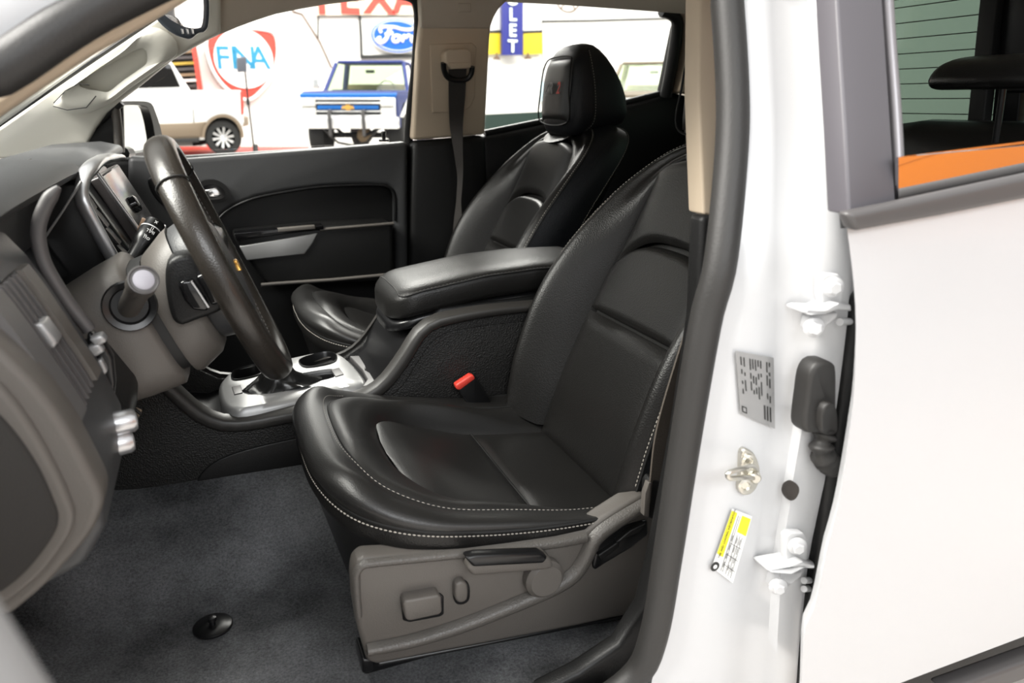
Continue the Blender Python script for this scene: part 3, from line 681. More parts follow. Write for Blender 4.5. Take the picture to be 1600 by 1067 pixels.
# --- rear bench seen through the rear window opening
rs = empty('rear_bench', (1.4, 1.49, .56)); tag(rs, 'black leather rear bench with stitched headrest at the back window', 'car seat')
prof = spl([(1.36, .70), (1.40, .9), (1.46, 1.12), (1.50, 1.22), (1.53, 1.262), (1.57, 1.265), (1.60, 1.24), (1.62, 1.0), (1.62, .7)] and [Vector((a, 0, b)) for a, b in [(1.36, .70), (1.40, .9), (1.45, 1.16), (1.475, 1.26), (1.50, 1.30), (1.54, 1.312), (1.59, 1.29), (1.635, 1.1), (1.635, .7)]], 36)
for y0, y1 in ((.76, 1.36), (1.37, 2.16)):
    loft('backrest', [[Vector((p.x+(.03 if k in (0, 5) else .008 if k in (1, 4) else 0), y, p.z-(.03 if k in (0, 5) else .008 if k in (1, 4) else 0))) for p in prof] for k, y in enumerate((y0, y0+.02, y0+.08, y1-.08, y1-.02, y1))], 'leather', rs, True)
    tube('piping', [Vector((1.468-(z-1.2)*-.35, y, z)) for y, z in ((y0+.05, 1.05), (y0+.09, 1.16), (y0+.16, 1.19), (y1-.16, 1.19), (y1-.09, 1.16), (y1-.05, 1.05))], .004, 'seam', rs, 6)
    slab('bench_cushion', [(1.0, y0, .78), (1.05, y0, .84), (1.4, y0, .80), (1.4, y0, .66), (1.0, y0, .66)], (0, y1-y0, 0), 'leather', rs, .02)
hc = V(1540, 112, 1.0)
hb_ = [Vector((hc.x+x, 0, hc.z+z)) for x, z in ((-.075, -.028), (-.07, .0), (-.03, .022), (.05, .03), (.075, .015), (.075, -.02), (.0, -.03))]
hh = loft('headrest', [[p*1+Vector((0, y, 0)) if True else p for p in [hc*0+Vector((hc.x, 0, hc.z))+(q-Vector((hc.x, 0, hc.z)))*s for q in spl(hb_, 30, True)]] for y, s in ((.80, .55), (.807, .85), (.82, 1), (1.045, 1), (1.06, .85), (1.066, .6))], 'leather', rs)
stitches('stitching', [Vector((hc.x-.076, y, hc.z-.021)) for y in (.81, .88, .98, 1.05)], 'thread', hh, .006, .003, .0011)
for y in (.89, .97): tube('headrest_post', [(hc.x+.02, y, 1.28), (hc.x+.01, y, hc.z)], .006, 'plastic_black', rs, 8)
# ================================================================== centre console
def VZ(px, py, Z):
    r = FW + RT*((px-800)/FPX) + UP*((533.5-py)/FPX)
    return CAM + r*((Z-CAM.z)/r.z)
def band(name, P, wid, m, parent, lift=.01, n=50, back=.015):
    P = spl(P, n); rings = []
    for i, p in enumerate(P):
        t = (P[min(i+1, n-1)]-P[max(i-1, 0)]).normalized(); nn = Vector((-t.z, 0, t.x)); w_ = lerp([(k/(len(wid)-1), x) for k, x in enumerate(wid)], i/(n-1))/2
        rings.append([p+nn*w_+Vector((0, back, 0)), p+nn*w_*.8+Vector((0, -lift*.6, 0)), p+nn*w_*.4+Vector((0, -lift, 0)), p-nn*w_*.4+Vector((0, -lift, 0)), p-nn*w_*.8+Vector((0, -lift*.6, 0)), p-nn*w_+Vector((0, back, 0))])
    return loft(name, rings, m, parent, True, (True, True), 60)
def plate(name, outer, holes, ext, m, parent, chamfer=.006):
    """flat plate with holes: top filled round the holes, chamfered rim, walls going down along ext"""
    bm = bmesh.new(); ext = Vector(ext); d = ext.normalized(); c = sum((Vector(p) for p in outer), Vector())/len(outer); es = []
    def loop(P): return [bm.verts.new(p) for p in P]
    def edges(L): return [bm.edges.new((L[i], L[(i+1) % len(L)])) for i in range(len(L))]
    def wall(A, B):
        for i in range(len(A)): bm.faces.new((A[i], A[(i+1) % len(A)], B[(i+1) % len(A)], B[i]))
    top = loop([Vector(p)+(c-Vector(p)).normalized()*chamfer for p in outer]); es += edges(top); hl = []
    for h in holes: L = loop(h); es += edges(L); hl.append(L)
    bmesh.ops.triangle_fill(bm, use_beauty=True, use_dissolve=False, edges=es)
    o1 = loop([Vector(p)+d*chamfer for p in outer]); o2 = loop([Vector(p)+ext for p in outer]); wall(top, o1); wall(o1, o2)
    for h, L in zip(holes, hl): wall(L, loop([Vector(p)+ext for p in h]))
    return finish(bm, name, m, parent, True, 50)
cn = empty('center_console', (.2, 1.5, .68)); tag(cn, 'black floor console with silver shifter plate between the seats', 'console')
YC = 1.364
trim = [(1000, 462), (840, 478), (760, 487), (706, 497), (678, 505), (656, 522), (632, 560), (604, 597), (574, 619), (520, 637), (440, 652), (385, 662), (345, 662), (312, 648), (285, 626), (250, 592), (225, 560)]
side = VL(trim+[(215, 600), (140, 700), (150, 790), (480, 738), (1000, 650)], YC)
slab('side_panel', side, (0, .03, 0), 'console_grain', cn, .004)
band('side_trim', VL(trim, YC), [.020, .020, .022, .026, .030, .030, .030, .030, .030], 'console_trim', cn, .012)
band('side_trim', [Vector((p.x, 2.985-p.y, p.z)) for p in VL(trim, YC)], [.020]*5, 'console_trim', cn, -.012)
slab('side_panel', [Vector((p.x, 1.618, p.z)) for p in side], (0, .018, 0), 'console_grain', cn, .004)
slab('kick_pad', spl(VL([(306, 755), (318, 736), (345, 717), (400, 699), (480, 682), (540, 676)], YC-.004), 20)+VL([(540, 722), (480, 730)], YC-.004), (0, .012, 0), 'plastic_dark', cn, .003)
slab('bin_pad', spl(VL([(560, 640), (620, 612), (650, 570), (675, 535), (705, 518), (790, 505), (850, 500)], YC-.003), 24)+VL([(900, 500), (900, 660), (600, 660)], YC-.003), (0, .01, 0), 'console_grain', cn, .003)
# deck between the sides
tp = [V(a, b, YC) for a, b in trim[1:]]
DZ = [(-.2, .80), (-.14, .77), (-.06, .752), (.0, .765), (.119, .772), (.21, .778), (.27, .80), (.33, .90), (.41, .925), (.8, .93)]
grid('deck', [[Vector((x, y, lerp(DZ, x))) for y in (1.38, 1.45, 1.52, 1.58, 1.625)] for x in [-.22+.02*k for k in range(48)]], 'plastic_black', cn)
# front tray wall towards the dashboard
ZP = .805
outer = spl([VZ(a, b, ZP) for a, b in [(341, 604), (348, 588), (366, 577), (430, 563), (500, 549), (522, 549), (543, 558), (562, 578), (571, 592), (565, 601), (520, 611), (440, 628), (385, 638), (360, 639), (345, 626)]], 72, True)
def oval(cx, cy, pts): return spl([VZ(a, b, ZP) for a, b in pts], 32, True)
h1 = oval(0, 0, [(362, 590), (366, 581), (380, 575), (402, 571), (412, 576), (410, 583), (396, 589), (370, 594)])
h2 = oval(0, 0, [(468, 566), (474, 560), (494, 554), (514, 551), (525, 556), (523, 565), (505, 571), (478, 574)])
h3 = oval(0, 0, [(385, 603), (400, 597), (460, 585), (515, 576), (523, 582), (520, 590), (470, 601), (400, 613), (386, 612)])
pl = plate('shifter_plate', outer, [h1, h2, h3], (0, 0, -.045), 'silver_paint', cn, .010)
for h in (h1, h2):
    c = sum(h, Vector())/len(h)
    loft('cup_holder', [[p+(p-c)*.05+Vector((0, 0, .0025)) for p in h], [p+Vector((0, 0, .0035)) for p in h], [p+(c-p)*.04 for p in h], [p+(c-p)*.12+Vector((0, 0, -.05)) for p in h], [c+(p-c)*.05+Vector((0, 0, -.05)) for p in h]], 'plastic_black', pl, True, (False, True))
c3 = sum(h3, Vector())/len(h3)
slab('shift_gate', [p+Vector((0, 0, -.006)) for p in h3], (0, 0, -.01), 'gloss_black', pl)
for q in ([(362, 604), (376, 601), (379, 613), (366, 616)], [(517, 577), (530, 574), (537, 584), (524, 588)]):
    slab('plate_button', [VZ(a, b, ZP+.002) for a, b in q], (0, 0, -.006), 'mould', pl, .001)
# shift lever with gathered leather boot, knob behind the wheel rim
gs = empty('gear_lever', VZ(440, 604, ZP)); tag(gs, 'black gear lever in gathered leather boot behind the wheel rim', 'gear lever')
b0 = VZ(440, 603, ZP); b1 = V(430, 556, 1.46)
rings = []
for k in range(15):
    t = k/14; c = b0.lerp(b1, t); rxx = .026+.052*(1-t)**3; ryy = .022+.014*(1-t)**2
    rings.append([c+Vector((rxx*math.cos(a)*(1+.08*(1-t)*math.sin(5*a+7*t)), ryy*math.sin(a)*(1+.10*(1-t)*math.cos(6*a-5*t)), .006*(1-t)*math.sin(4*a+9*t))) for a in [2*math.pi*q/36 for q in range(36)]])
loft('boot', rings, 'boot_leather', gs, True, (False, True), 70)
tube('lever_shaft', [b1-Vector((0, 0, .02)), V(412, 525, 1.46)], .012, 'plastic_black', gs, 14)
kc = V(412, 532, 1.46)
loft('knob', [[kc+Vector((r*1.1*math.cos(a), r*math.sin(a), h)) for a in [2*math.pi*q/24 for q in range(24)]] for r, h in ((.012, 0), (.018, .008), (.022, .022), (.021, .036), (.014, .046), (.005, .050))], 'rim_leather', gs, ang=70)
# rear of the plate: lid and coin tray
slab('tray_lid', [VZ(a, b, .802) for a, b in [(546, 556), (578, 555), (584, 562), (572, 570), (570, 578), (580, 583), (594, 589), (590, 598), (566, 604), (574, 592), (566, 577)]], (0, 0, -.012), 'mould', cn, .002)
slab('coin_tray', [VZ(a, b, .799) for a, b in [(584, 562), (622, 555), (625, 575), (594, 600), (592, 590), (575, 580), (574, 572)]], (0, 0, -.012), 'gloss_black', cn, .002)
# bin and armrest lid
slab('bin', [(.36, 1.39, .92), (.40, 1.39, .955), (.78, 1.39, .965), (.78, 1.39, .72), (.36, 1.39, .72)], (0, .25, 0), 'plastic_dark', cn, .01)
ar = []
for i in range(25):
    u = (i/24)**1.9; x = .300+.448*u
    nose = min(1, u/.13); nose = (max(0, 1-(1-nose)**2.4))**(1/2.4)
    zt = lerp([(.30, .990), (.36, 1.004), (.50, 1.024), (.62, 1.030), (.75, 1.026)], x); th = .070
    zc = zt-th/2; sec = []
    for q in range(40):
        a = 2*math.pi*q/40; c, s = math.cos(a), math.sin(a); n = 4.0
        sec.append(Vector((x, 1.497+(.110*(.30+.70*nose))*math.copysign(abs(c)**(2/n), c), zc+th/2*(.30+.70*nose)*math.copysign(abs(s)**(2/n), s)-.010*(1-nose))))
    ar.append(sec)
al = loft('armrest_lid', ar, 'leather', cn, ang=70)
stl = [Vector((s[4].x, 1.497-(1.497-s[16].y)*.86, s[16].z+.0165)) for s in ar[2:]]
def lidtop(x, sy): 
    i = min(24, max(0, int((x-.303)/.445*24))); return ar[i]
sm = []
for s in ar[6:]: sm.append(s[17]+Vector((0, -.0008, .0008)))
fr = [ar[5][k]+Vector((-.001, 0, .001)) for k in (4, 6, 8, 10, 12, 14, 16)]
sm = spl(fr+sm, 80)
stitches('stitching', sm, 'thread_dim', al, .005, .003, .0006); tube('piping', [p+Vector((0, -.002, -.002)) for p in sm], .0016, 'seam', al, 6)
lw = []
for s in ar: 
    c = Vector((s[0].x, 1.497, sum(p.z for p in s)/40)); lw.append([c+Vector((0, (p.y-1.497)*.93, (p.z-c.z)*.45-.040)) for p in s])
loft('lid_base', lw, 'plastic_black', cn, ang=70)
# ---- driver seat belt buckle
bk = empty('seat_belt_buckle', V(760, 645, 1.325)); tag(bk, 'black seat belt buckle with red release button beside driver cushion', 'buckle')
slab('buckle_body', VL([(714, 606), (740, 588), (745, 590), (769, 630), (768, 634), (744, 647), (740, 645)], 1.335), (0, .022, 0), 'plastic_black', bk, .003)
slab('release_button', VL([(712, 602), (736, 586), (741, 587), (743, 592), (719, 610), (714, 609)], 1.331), (0, .018, 0), 'red_button', bk, .003)
tube('buckle_stalk', [V(755, 640, 1.348), V(775, 672, 1.348)], .010, 'plastic_black', bk, 8)
slab('hinge_cover', VL([(780, 652), (822, 620), (830, 640), (834, 668), (800, 668)], 1.335), (0, .02, 0), 'console_grain', S1, .004)

# ================================================================== dashboard
db = empty('dashboard', (-.4, 1.49, .9)); tag(db, 'dark grey dashboard with instrument hood, vents and silver centre trim', 'dashboard')
def extr(name, prof, y0, y1, m, bevel=.01, n=None):
    P = [Vector((a, y0, b)) for a, b in prof]
    if n: P = [Vector((p.x, y0, p.z)) for p in spl(P, n, True)]
    return slab(name, P, (0, y1-y0, 0), m, db, bevel)
extr('main_body', [(-.80, 1.085), (-.55, 1.18), (-.38, 1.222), (-.27, 1.232), (-.245, 1.222), (-.26, 1.12), (-.245, 1.02), (-.30, .93), (-.45, .86), (-.80, .86)], .72, 2.24, 'dash_soft', .012)
# top pad of the instrument hood
hd_ = []
for i in range(13):
    y = .80+.57*i/12; e = 1-(abs(i-6)/6)**4*.10
    hd_.append([Vector((-.19+(x+.19)*1, y, 1.225+(z-1.225)*e)) for x, z in ((-.50, 1.225), (-.42, 1.252), (-.32, 1.270), (-.24, 1.270), (-.200, 1.262), (-.188, 1.250), (-.196, 1.239), (-.26, 1.222), (-.40, 1.205))])
loft('instrument_hood', hd_, 'dash_soft', db, ang=60)
extr('passenger_pad', [(-.48, 1.215), (-.36, 1.25), (-.25, 1.256), (-.205, 1.245), (-.20, 1.228), (-.25, 1.20), (-.45, 1.19)], 1.44, 2.2, 'dash_soft', .008)
# defroster slot on the dash top
slab('speaker_grille', VL([(8, 258), (45, 249), (48, 254), (10, 264)], 1.5), (0, .02, 0), 'mould', db)
# driver side pod carrying the outer vent and the light switches
PP = [(-.60, 1.20), (-.46, 1.235), (-.33, 1.248), (-.235, 1.240), (-.203, 1.222), (-.188, 1.198), (-.176, 1.172), (-.158, 1.125), (-.140, 1.075), (-.126, 1.02), (-.128, .975), (-.150, .94), (-.25, .90), (-.45, .86), (-.60, .86)]
extr('driver_pod', PP, .69, .905, 'dash_soft', .012)
lid = spl([Vector((a, 0, b)) for a, b in PP[4:12]], 30)
def onpod(z, y, d=0):
    best = min(range(29), key=lambda i: abs(lid[i].z-z)); a, b = lid[best], lid[best+1]
    t = (z-a.z)/(b.z-a.z) if abs(b.z-a.z) > 1e-6 else 0; x = a.x+(b.x-a.x)*t; return Vector((x+d, y, z))
zs = [1.196-.012*k for k in range(11)]
def podstrip(name, ylo, yhi, d0, d1, m, zz=zs, parent=db):
    return loft(name, [[onpod(z, ylo, d0), onpod(z, ylo, d1), onpod(z, yhi, d1), onpod(z, yhi, d0)] for z in zz], m, parent, True, (True, True), 40)
vb = podstrip('vent_bezel', .742, .825, -.004, .002, 'plastic_black')
podstrip('vent_frame', .700, .744, -.004, .007, 'dash_frame', zs, vb); podstrip('vent_frame', .823, .856, -.004, .007, 'plastic', zs, vb)
for y in (.752, .769, .786, .803): podstrip('vent_slat', y, y+.006, 0, .006, 'mould', zs, vb)
slab('vent_tab', VL([(47, 509), (66, 504), (90, 536), (84, 546), (72, 545)], .765), (0, .03, 0), 'silver_paint', vb, .003)
tube('cluster_surround', spl(VL([(92, 292), (76, 312), (62, 345), (60, 372), (68, 408), (88, 445), (110, 478), (134, 508), (140, 516)], .912), 40), [.003, .005, .0065]+[.0075]*37, 'mould', db, 10)
slab('light_switch_panel', VL([(136, 520), (160, 530), (176, 560), (180, 600), (176, 640), (150, 600), (134, 560)], .90), (0, .02, 0), 'plastic_black', db, .004)
for q in ([(138, 530), (158, 523), (168, 534), (150, 544)], [(134, 544), (154, 536), (164, 550), (146, 560)]):
    slab('dimmer_switch', VL(q, .888), (0, .02, 0), 'silver_paint', db, .003)
slab('dimmer_wheel', VL([(150, 565), (158, 561), (168, 580), (160, 592)], .89), (0, .012, 0), 'silver_paint', db, .002)
for (a, b) in ((172, 664), (168, 697)):
    c = V(a, b, .845)
    lathe('light_knob', [(.012, -.01), (.0125, 0), (.0135, .004), (.013, .022), (.0105, .026), (.004, .027)], c, (1, .12, .05), 'silver', db, 22)
slab('hood_release', VL([(157, 708), (162, 706), (170, 738), (166, 740)], .80), (0, .012, 0), 'silver_paint', db, .002)
# end cap of the dashboard facing the open door: nested covers
def capline(pts, Y, left): 
    P = spl(VL(pts, Y), 40); q = P[0]; e = P[-1]
    return P+[Vector((-.55, Y, e.z-.03)), Vector((-.60, Y, q.z-.1)), Vector((-.58, Y, q.z+.02))]
slab('end_cap', capline([(-60, 500), (0, 545), (60, 606), (105, 668), (142, 735), (160, 775), (158, 800), (140, 838), (100, 886), (66, 922), (20, 960)], .665, 0), (0, .05, 0), 'plastic', db, .010)
slab('end_cover', capline([(-60, 560), (0, 604), (46, 662), (84, 728), (108, 780), (116, 808), (110, 836), (84, 876), (56, 908), (10, 945)], .656, 0), (0, .02, 0), 'plastic', db, .006)
slab('fuse_door', capline([(-60, 610), (-10, 645), (30, 690), (62, 740), (84, 790), (90, 812), (84, 836), (60, 872), (30, 905), (-10, 935)], .650, 0), (0, .012, 0), 'fabric_dark', db, .004)
slab('knee_panel', [(-.15, .905, 1.06), (-.12, .905, 1.0), (-.13, .905, .955), (-.20, .905, .92), (-.32, .905, .94), (-.30, .905, 1.08)], (0, .42, 0), 'plastic_dark', db, .01)
# gauge cluster in its hooded recess
slab('gauge_cluster', [(-.30, .93, 1.235), (-.30, 1.32, 1.235), (-.225, 1.32, 1.09), (-.225, .93, 1.09)], (-.03, 0, -.01), 'gloss_black', db, .004)
tube('cluster_lens_edge', VL([(69, 373), (100, 327), (127, 283)], 1.22), .002, 'silver_paint', db, 6)
# centre stack: silver trim, vents, screen
tube('center_trim', spl([V(186, 246, 1.62), V(170, 247, 1.5), V(150, 254, 1.38), V(135, 272, 1.32), V(127, 296, 1.30), V(130, 318, 1.29), V(146, 350, 1.29), V(166, 386, 1.29), V(184, 416, 1.29)], 40), [.012]*8+[.016]*8+[.014]*10+[.011]*14, 'silver', db, 12, flat=.55)
slab('center_stack', [(-.26, 1.33, 1.24), (-.19, 1.33, 1.235), (-.135, 1.33, 1.12), (-.11, 1.33, 1.0), (-.105, 1.33, .93), (-.14, 1.33, .90), (-.3, 1.33, .90)], (0, .34, 0), 'plastic_black', db, .01)
for k in range(4):
    z = 1.222-.028*k
    slab('vent_slat', [(-.188+.012*k, 1.30, z), (-.180+.012*k, 1.30, z-.012), (-.172+.013*k, 1.30, z-.030), (-.180+.012*k, 1.30, z-.024)], (0, .05, 0), 'plastic_dark', db)
sc_ = slab('touch_screen', [(-.166, 1.40, 1.236), (-.166, 1.66, 1.236), (-.118, 1.66, 1.130), (-.118, 1.40, 1.130)], (-.02, 0, -.008), 'screen', db, .004)
tube('screen_trim', [(-.172, 1.392, 1.242), (-.116, 1.392, 1.128), (-.104, 1.392, 1.108), (-.100, 1.67, 1.108)], .0035, 'silver', sc_, 8)
slab('stack_corner', VL([(213, 362), (222, 340), (230, 345), (228, 352), (218, 372)], 1.385), (0, .01, 0), 'copper', db, .002)
lathe('volume_knob', [(.016, 0), (.015, .014), (.010, .017)], V(207, 322, 1.5)+Vector((-.004, 0, 0)), (.92, 0, .4), 'gloss_black', db, 20)

# ---- pedal
pd = empty('brake_pedal', V(207, 655, 1.10)); tag(pd, 'ribbed brake pedal under the steering column', 'pedal')
slab('pedal_pad', VL([(196, 648), (212, 634), (225, 640), (210, 668), (200, 676)], 1.10), (-.01, .006, -.006), 'pedal_brown', pd, .003)
for k in range(4):
    a = V(199+4*k, 648-3*k, 1.097); b = V(205+5*k, 668-7*k, 1.097); tube('pedal_rib', [a, b], .0022, 'rubber_black', pd, 6)
tube('pedal_arm', [V(207, 655, 1.11), (-.32, 1.12, .98)], .009, 'plastic_black', pd, 8)

# ================================================================== steering column and wheel
sc2 = empty('steering_column', (-.16, 1.12, 1.0)); tag(sc2, 'grey brown steering column shroud with turn signal and wiper stalks', 'steering column')
def csec(c, hw, hh, tilt=.36, n=3.6, N=40):
    u = Vector((-math.sin(tilt), 0, math.cos(tilt))); out = []
    for q in range(N):
        a = 2*math.pi*q/N; co, si = math.cos(a), math.sin(a)
        out.append(Vector(c)+Vector((0, 1, 0))*hw*math.copysign(abs(co)**(2/n), co)+u*hh*math.copysign(abs(si)**(2/n), si))
    return out
loft('lower_shroud', [csec((-.26, 1.125, 1.000), .075, .066), csec((-.20, 1.125, 1.020), .090, .080), csec((-.135, 1.125, 1.045), .094, .092), csec((-.098, 1.125, 1.060), .092, .096), csec((-.092, 1.125, 1.063), .086, .090)], 'plastic', sc2, ang=60)
loft('shroud_gap', [csec((-.10, 1.125, 1.06), .078, .080), csec((-.075, 1.125, 1.07), .078, .080)], 'rubber_black', sc2, ang=60)
# stalk socket and turn signal stalk, pointing at the open door
p0 = V(203, 478, 1.028); 
sk = lathe('stalk_socket', [(.030, -.004), (.033, 0), (.031, .006), (.024, .004), (.020, -.01)], p0, (0.1, -1, .12), 'plastic_black', sc2, 28)
tip = V(224, 438, .90); b_ = p0.lerp(tip, -.2)
st = tube('turn_stalk', [b_, p0.lerp(tip, .4), p0.lerp(tip, .75), p0.lerp(tip, .82), tip], [.014, .0135, .0145, .0165, .0165], 'plastic', sc2, 24)
dr = (tip-p0).normalized()
lathe('stalk_ring', [(.0165, 0), (.0165, .003), (.0150, .0035), (.0135, .002), (.012, .002)], tip, dr, 'mould', st, 28)
lathe('stalk_button', [(.0115, 0), (.0112, .003), (.009, .004)], tip, dr, 'stalk_end', st, 28)
# wiper stalk on the far side with printed marks
q0 = V(196, 424, 1.235); q1 = V(243, 349, 1.30)
wsx = tube('wiper_stalk', [q0, q0.lerp(q1, .5), q0.lerp(q1, .56), q0.lerp(q1, .82), q0.lerp(q1, .84), q1], [.011, .0125, .0165, .0165, .0150, .0150], 'plastic_black', sc2, 24)
wd_ = (q1-q0).normalized(); sd = (CAM-q1).normalized(); sd = (sd-wd_*sd.dot(wd_)).normalized(); cr = wd_.cross(sd)
for t, s_, h in ((.60, 'off', .010), (.72, 'INT', .008), (.78, '||', .010), (.93, 'x', .010)):
    text('stalk_mark', s_, h, .0002, 'print_white', wsx, q0.lerp(q1, t)+sd*.0168, -cr, wd_)
lathe('stalk_band', [(.0168, 0), (.0168, .0015)], q0.lerp(q1, .83), wd_, 'print_white', wsx, 24)

# wheel
WC = Vector((.002, 1.13, 1.130)); WN = Vector((.935, 0, .355)).normalized(); WB = Vector((-.355, 0, .935)).normalized(); WA = Vector((0, 1, 0))
sw = empty('steering_wheel', WC-WN*.05); tag(sw, 'leather wrapped black steering wheel seen from the side', 'steering wheel')
def wp(a, b, n=0): return WC+WA*a+WB*b+WN*n
RR = .172
ringp = [wp(RR*math.sin(2*math.pi*k/96), RR*math.cos(2*math.pi*k/96)) for k in range(96)]
rings = []
for k, p in enumerate(ringp):
    rad = (p-WC).normalized(); a0 = 2*math.pi*k/96
    thick = .0175+.0015*math.cos(2*a0)
    rings.append([p+rad*math.cos(2*math.pi*q/16)*thick*.92+WN*math.sin(2*math.pi*q/16)*thick*1.12 for q in range(16)])
rings.append(rings[0])
rim = loft('rim', rings, 'rim_leather', sw, True, (False, False), 80)
# seams where the upper rim segment meets the grips and stitching along the inside
for s in (-1, 1):
    a0 = s*.72; p = wp(RR*math.sin(a0), RR*math.cos(a0)); rad = (p-WC).normalized()
    tube('rim_joint', [p+rad*math.cos(t)*.0176+WN*math.sin(t)*.0210 for t in [2*math.pi*q/24 for q in range(24)]], .0012, 'seam', rim, 6, True)
inn = [wp((RR-.0162)*math.sin(a), (RR-.0162)*math.cos(a), .006) for a in [.5+5.28*k/140 for k in range(141)]]
stitches('stitching', inn, 'thread_dim', rim, .006, .003, .0012)
# hub and airbag cover
def whub(rs, m, name, par=sw, bo=None):
    return loft(name, [[wp(ra*math.copysign(abs(math.sin(t))**.8, math.sin(t)), rb*math.copysign(abs(math.cos(t))**.8, math.cos(t))-(.012 if bo is None else lerp(bo, n_)), n_) for t in [2*math.pi*q/40 for q in range(40)]] for ra, rb, n_ in rs], m, par, ang=60)
hub = whub([(.074, .074, -.052), (.082, .084, -.044), (.086, .090, -.018), (.080, .082, .004), (.060, .062, .012), (.02, .02, .014)], 'dash_soft', 'airbag_cover')
whub([(.086, .084, -.0985), (.089, .089, -.092), (.087, .092, -.058), (.082, .088, -.047)], 'plastic', 'hub_shroud', sw, [(-.0985, .040), (-.058, .022), (-.047, .014)])
slab('spoke_pad', spl(VL([(258, 432), (266, 406), (296, 398), (326, 416), (350, 466), (345, 486), (310, 500), (278, 509), (264, 482)], 1.025), 36, True), (0, .06, 0), 'plastic_dark', sw, .012)
cs_ = slab('cruise_switch', VL([(278, 446), (284, 439), (300, 437), (328, 478), (323, 487), (302, 485), (288, 470)], 1.008), (0, .03, 0), 'gloss_black', sw, .004)
tube('switch_edge', VL([(299, 439), (312, 458), (326, 480)], 1.006), .0022, 'silver', cs_, 6)
for s in (-1, 1):
    loft('side_spoke', [[wp(s*a, b0_+dy, n_+dn) for dy, dn in ((.030*k, -.012), (.030*k, .008), (.012*k, .014), (-.012*k, .014), (-.030*k, .008), (-.030*k, -.012))] for a, b0_, n_, k in ((.070, .0, -.012, 1.0), (.10, .002, -.008, .85), (.135, .008, -.002, .75), (.166, .014, 0, .8))], 'plastic_black', sw)
    slab('paddle_switch', [wp(s*.088, .022, -.030), wp(s*.128, .020, -.030), wp(s*.130, -.022, -.030), wp(s*.092, -.030, -.030)], WN*.016, 'gloss_black', sw, .004)
loft('lower_spoke', [[wp(dx, b, n_+dn) for dx, dn in ((-.034*k, -.010), (-.034*k, .006), (0, .011), (.034*k, .006), (.034*k, -.010))] for b, n_, k in ((-.08, -.010, 1), (-.12, -.005, .8), (-.164, 0, .75))], 'silver_paint', sw)
# spoke leather gaiter on the near side
emb = slab('emblem', [wp(a*.75, b*.75-.012, .0135) for a, b in ((-.030, -.006), (-.010, -.006), (-.010, -.011), (.010, -.011), (.010, -.006), (.030, -.006), (.024, .006), (.010, .006), (.010, .011), (-.010, .011), (-.010, .006), (-.024, .006))], WN*.005, 'gold', sw, .0012)

# ---- rear view mirror on the windshield
rm = empty('rearview_mirror', V(285, 20, 1.42)); tag(rm, 'interior mirror with three buttons hanging below the windshield top', 'mirror')
MY = 1.42
TM = lambda P: [Vector((p.x, p.y-(p.z-1.48)*.30, p.z)) for p in P]
of_ = TM(spl(VL([(232, 10), (244, -20), (280, -34), (318, -30), (327, 5), (325, 42), (318, 49), (306, 51), (300, 60), (280, 56), (262, 46), (245, 30)], MY), 48, True))
slab('mirror_shell', of_, (0, .025, 0), 'mirror_shell', rm, .006)
slab('mirror_glass', TM(spl(VL([(250, 12), (262, -14), (284, -25), (312, -22), (318, 5), (316, 38), (308, 44), (290, 42), (272, 34), (258, 24)], MY-.0015), 40, True)), (0, .004, 0), 'mirror', rm)
for a in (285, 293, 301): slab('mirror_button', TM(VL([(a-3, 44), (a+2, 45), (a+3, 53), (a-1, 53)], MY-.003)), (0, .004, 0), 'silver', rm, .001)
tube('mirror_stem', [V(290, 10, 1.445), V(262, -30, 1.46)], .010, 'plastic_black', rm, 10)

# ---- passenger side outside mirror
om = empty('side_mirror', V(215, 240, 2.43)); tag(om, 'black passenger outside mirror beyond the front window', 'mirror')
VM = lambda L: [V(a, b, 2.38+(a-186)*.0039) for a, b in L]
oo = spl(VM([(180, 170), (184, 160), (205, 158), (234, 160), (243, 175), (252, 205), (254, 238), (220, 244), (184, 242)]), 48, True)
ii = spl(VM([(186, 174), (189, 166), (206, 164), (228, 166), (235, 178), (241, 205), (242, 232), (220, 238), (189, 237)]), 48, True)
annulus('mirror_shell', oo, ii, (-.05, .025, 0), 'plastic_black', om)
slab('mirror_glass', [p+Vector((-.012, .006, 0)) for p in ii], (-.004, .002, 0), 'mirror', om)
slab('mirror_back', [p+Vector((-.05, .025, 0)) for p in oo], (-.02, .01, 0), 'plastic_black', om, .006)
tube('mirror_arm', [V(190, 240, 2.33), V(200, 240, 2.43)], .02, 'plastic_black', om, 10)

# ---- passenger shoulder belt
pb = empty('seat_belt', V(715, 420, 2.2)); tag(pb, 'dark shoulder belt hanging on passenger centre pillar', 'seat belt')
px_ = [(715, 108, 27), (714, 150, 25), (713, 195, 21), (716, 235, 14), (719, 275, 9), (717, 315, 12), (716, 350, 18), (718, 385, 24), (722, 440, 26)]
cp = [V(a, b, off(yp, -.058) if b < 230 else 2.195) for a, b, c in px_]
ribbon('webbing', spl(cp, 40), [lerp([(k/8, q[2]*1.95/1000) for k, q in enumerate(px_)], i/39) for i in range(40)], .002, [Vector((math.cos(a), -math.sin(a), 0)) for a in [lerp([(0, .1), (.45, .5), (.6, 1.2), (.75, .6), (1, .1)], i/39) for i in range(40)]], 'webbing', pb)
hs = slab('belt_housing', VL([(695, 82), (702, 77), (732, 76), (738, 82), (738, 100), (730, 106), (708, 107), (697, 98)], off(yp, -.085)), (0, .05, 0), 'beige', pb, .006)
slab('housing_lip', VL([(700, 98), (737, 97), (736, 106), (706, 108)], off(yp, -.088)), (0, .03, 0), 'beige', hs, .003)
tube('guide_loop', spl(VL([(693, 98), (694, 110), (700, 121), (712, 125), (728, 124), (736, 116), (738, 104)], off(yp, -.066)), 24), .008, 'plastic_black', pb, 8)
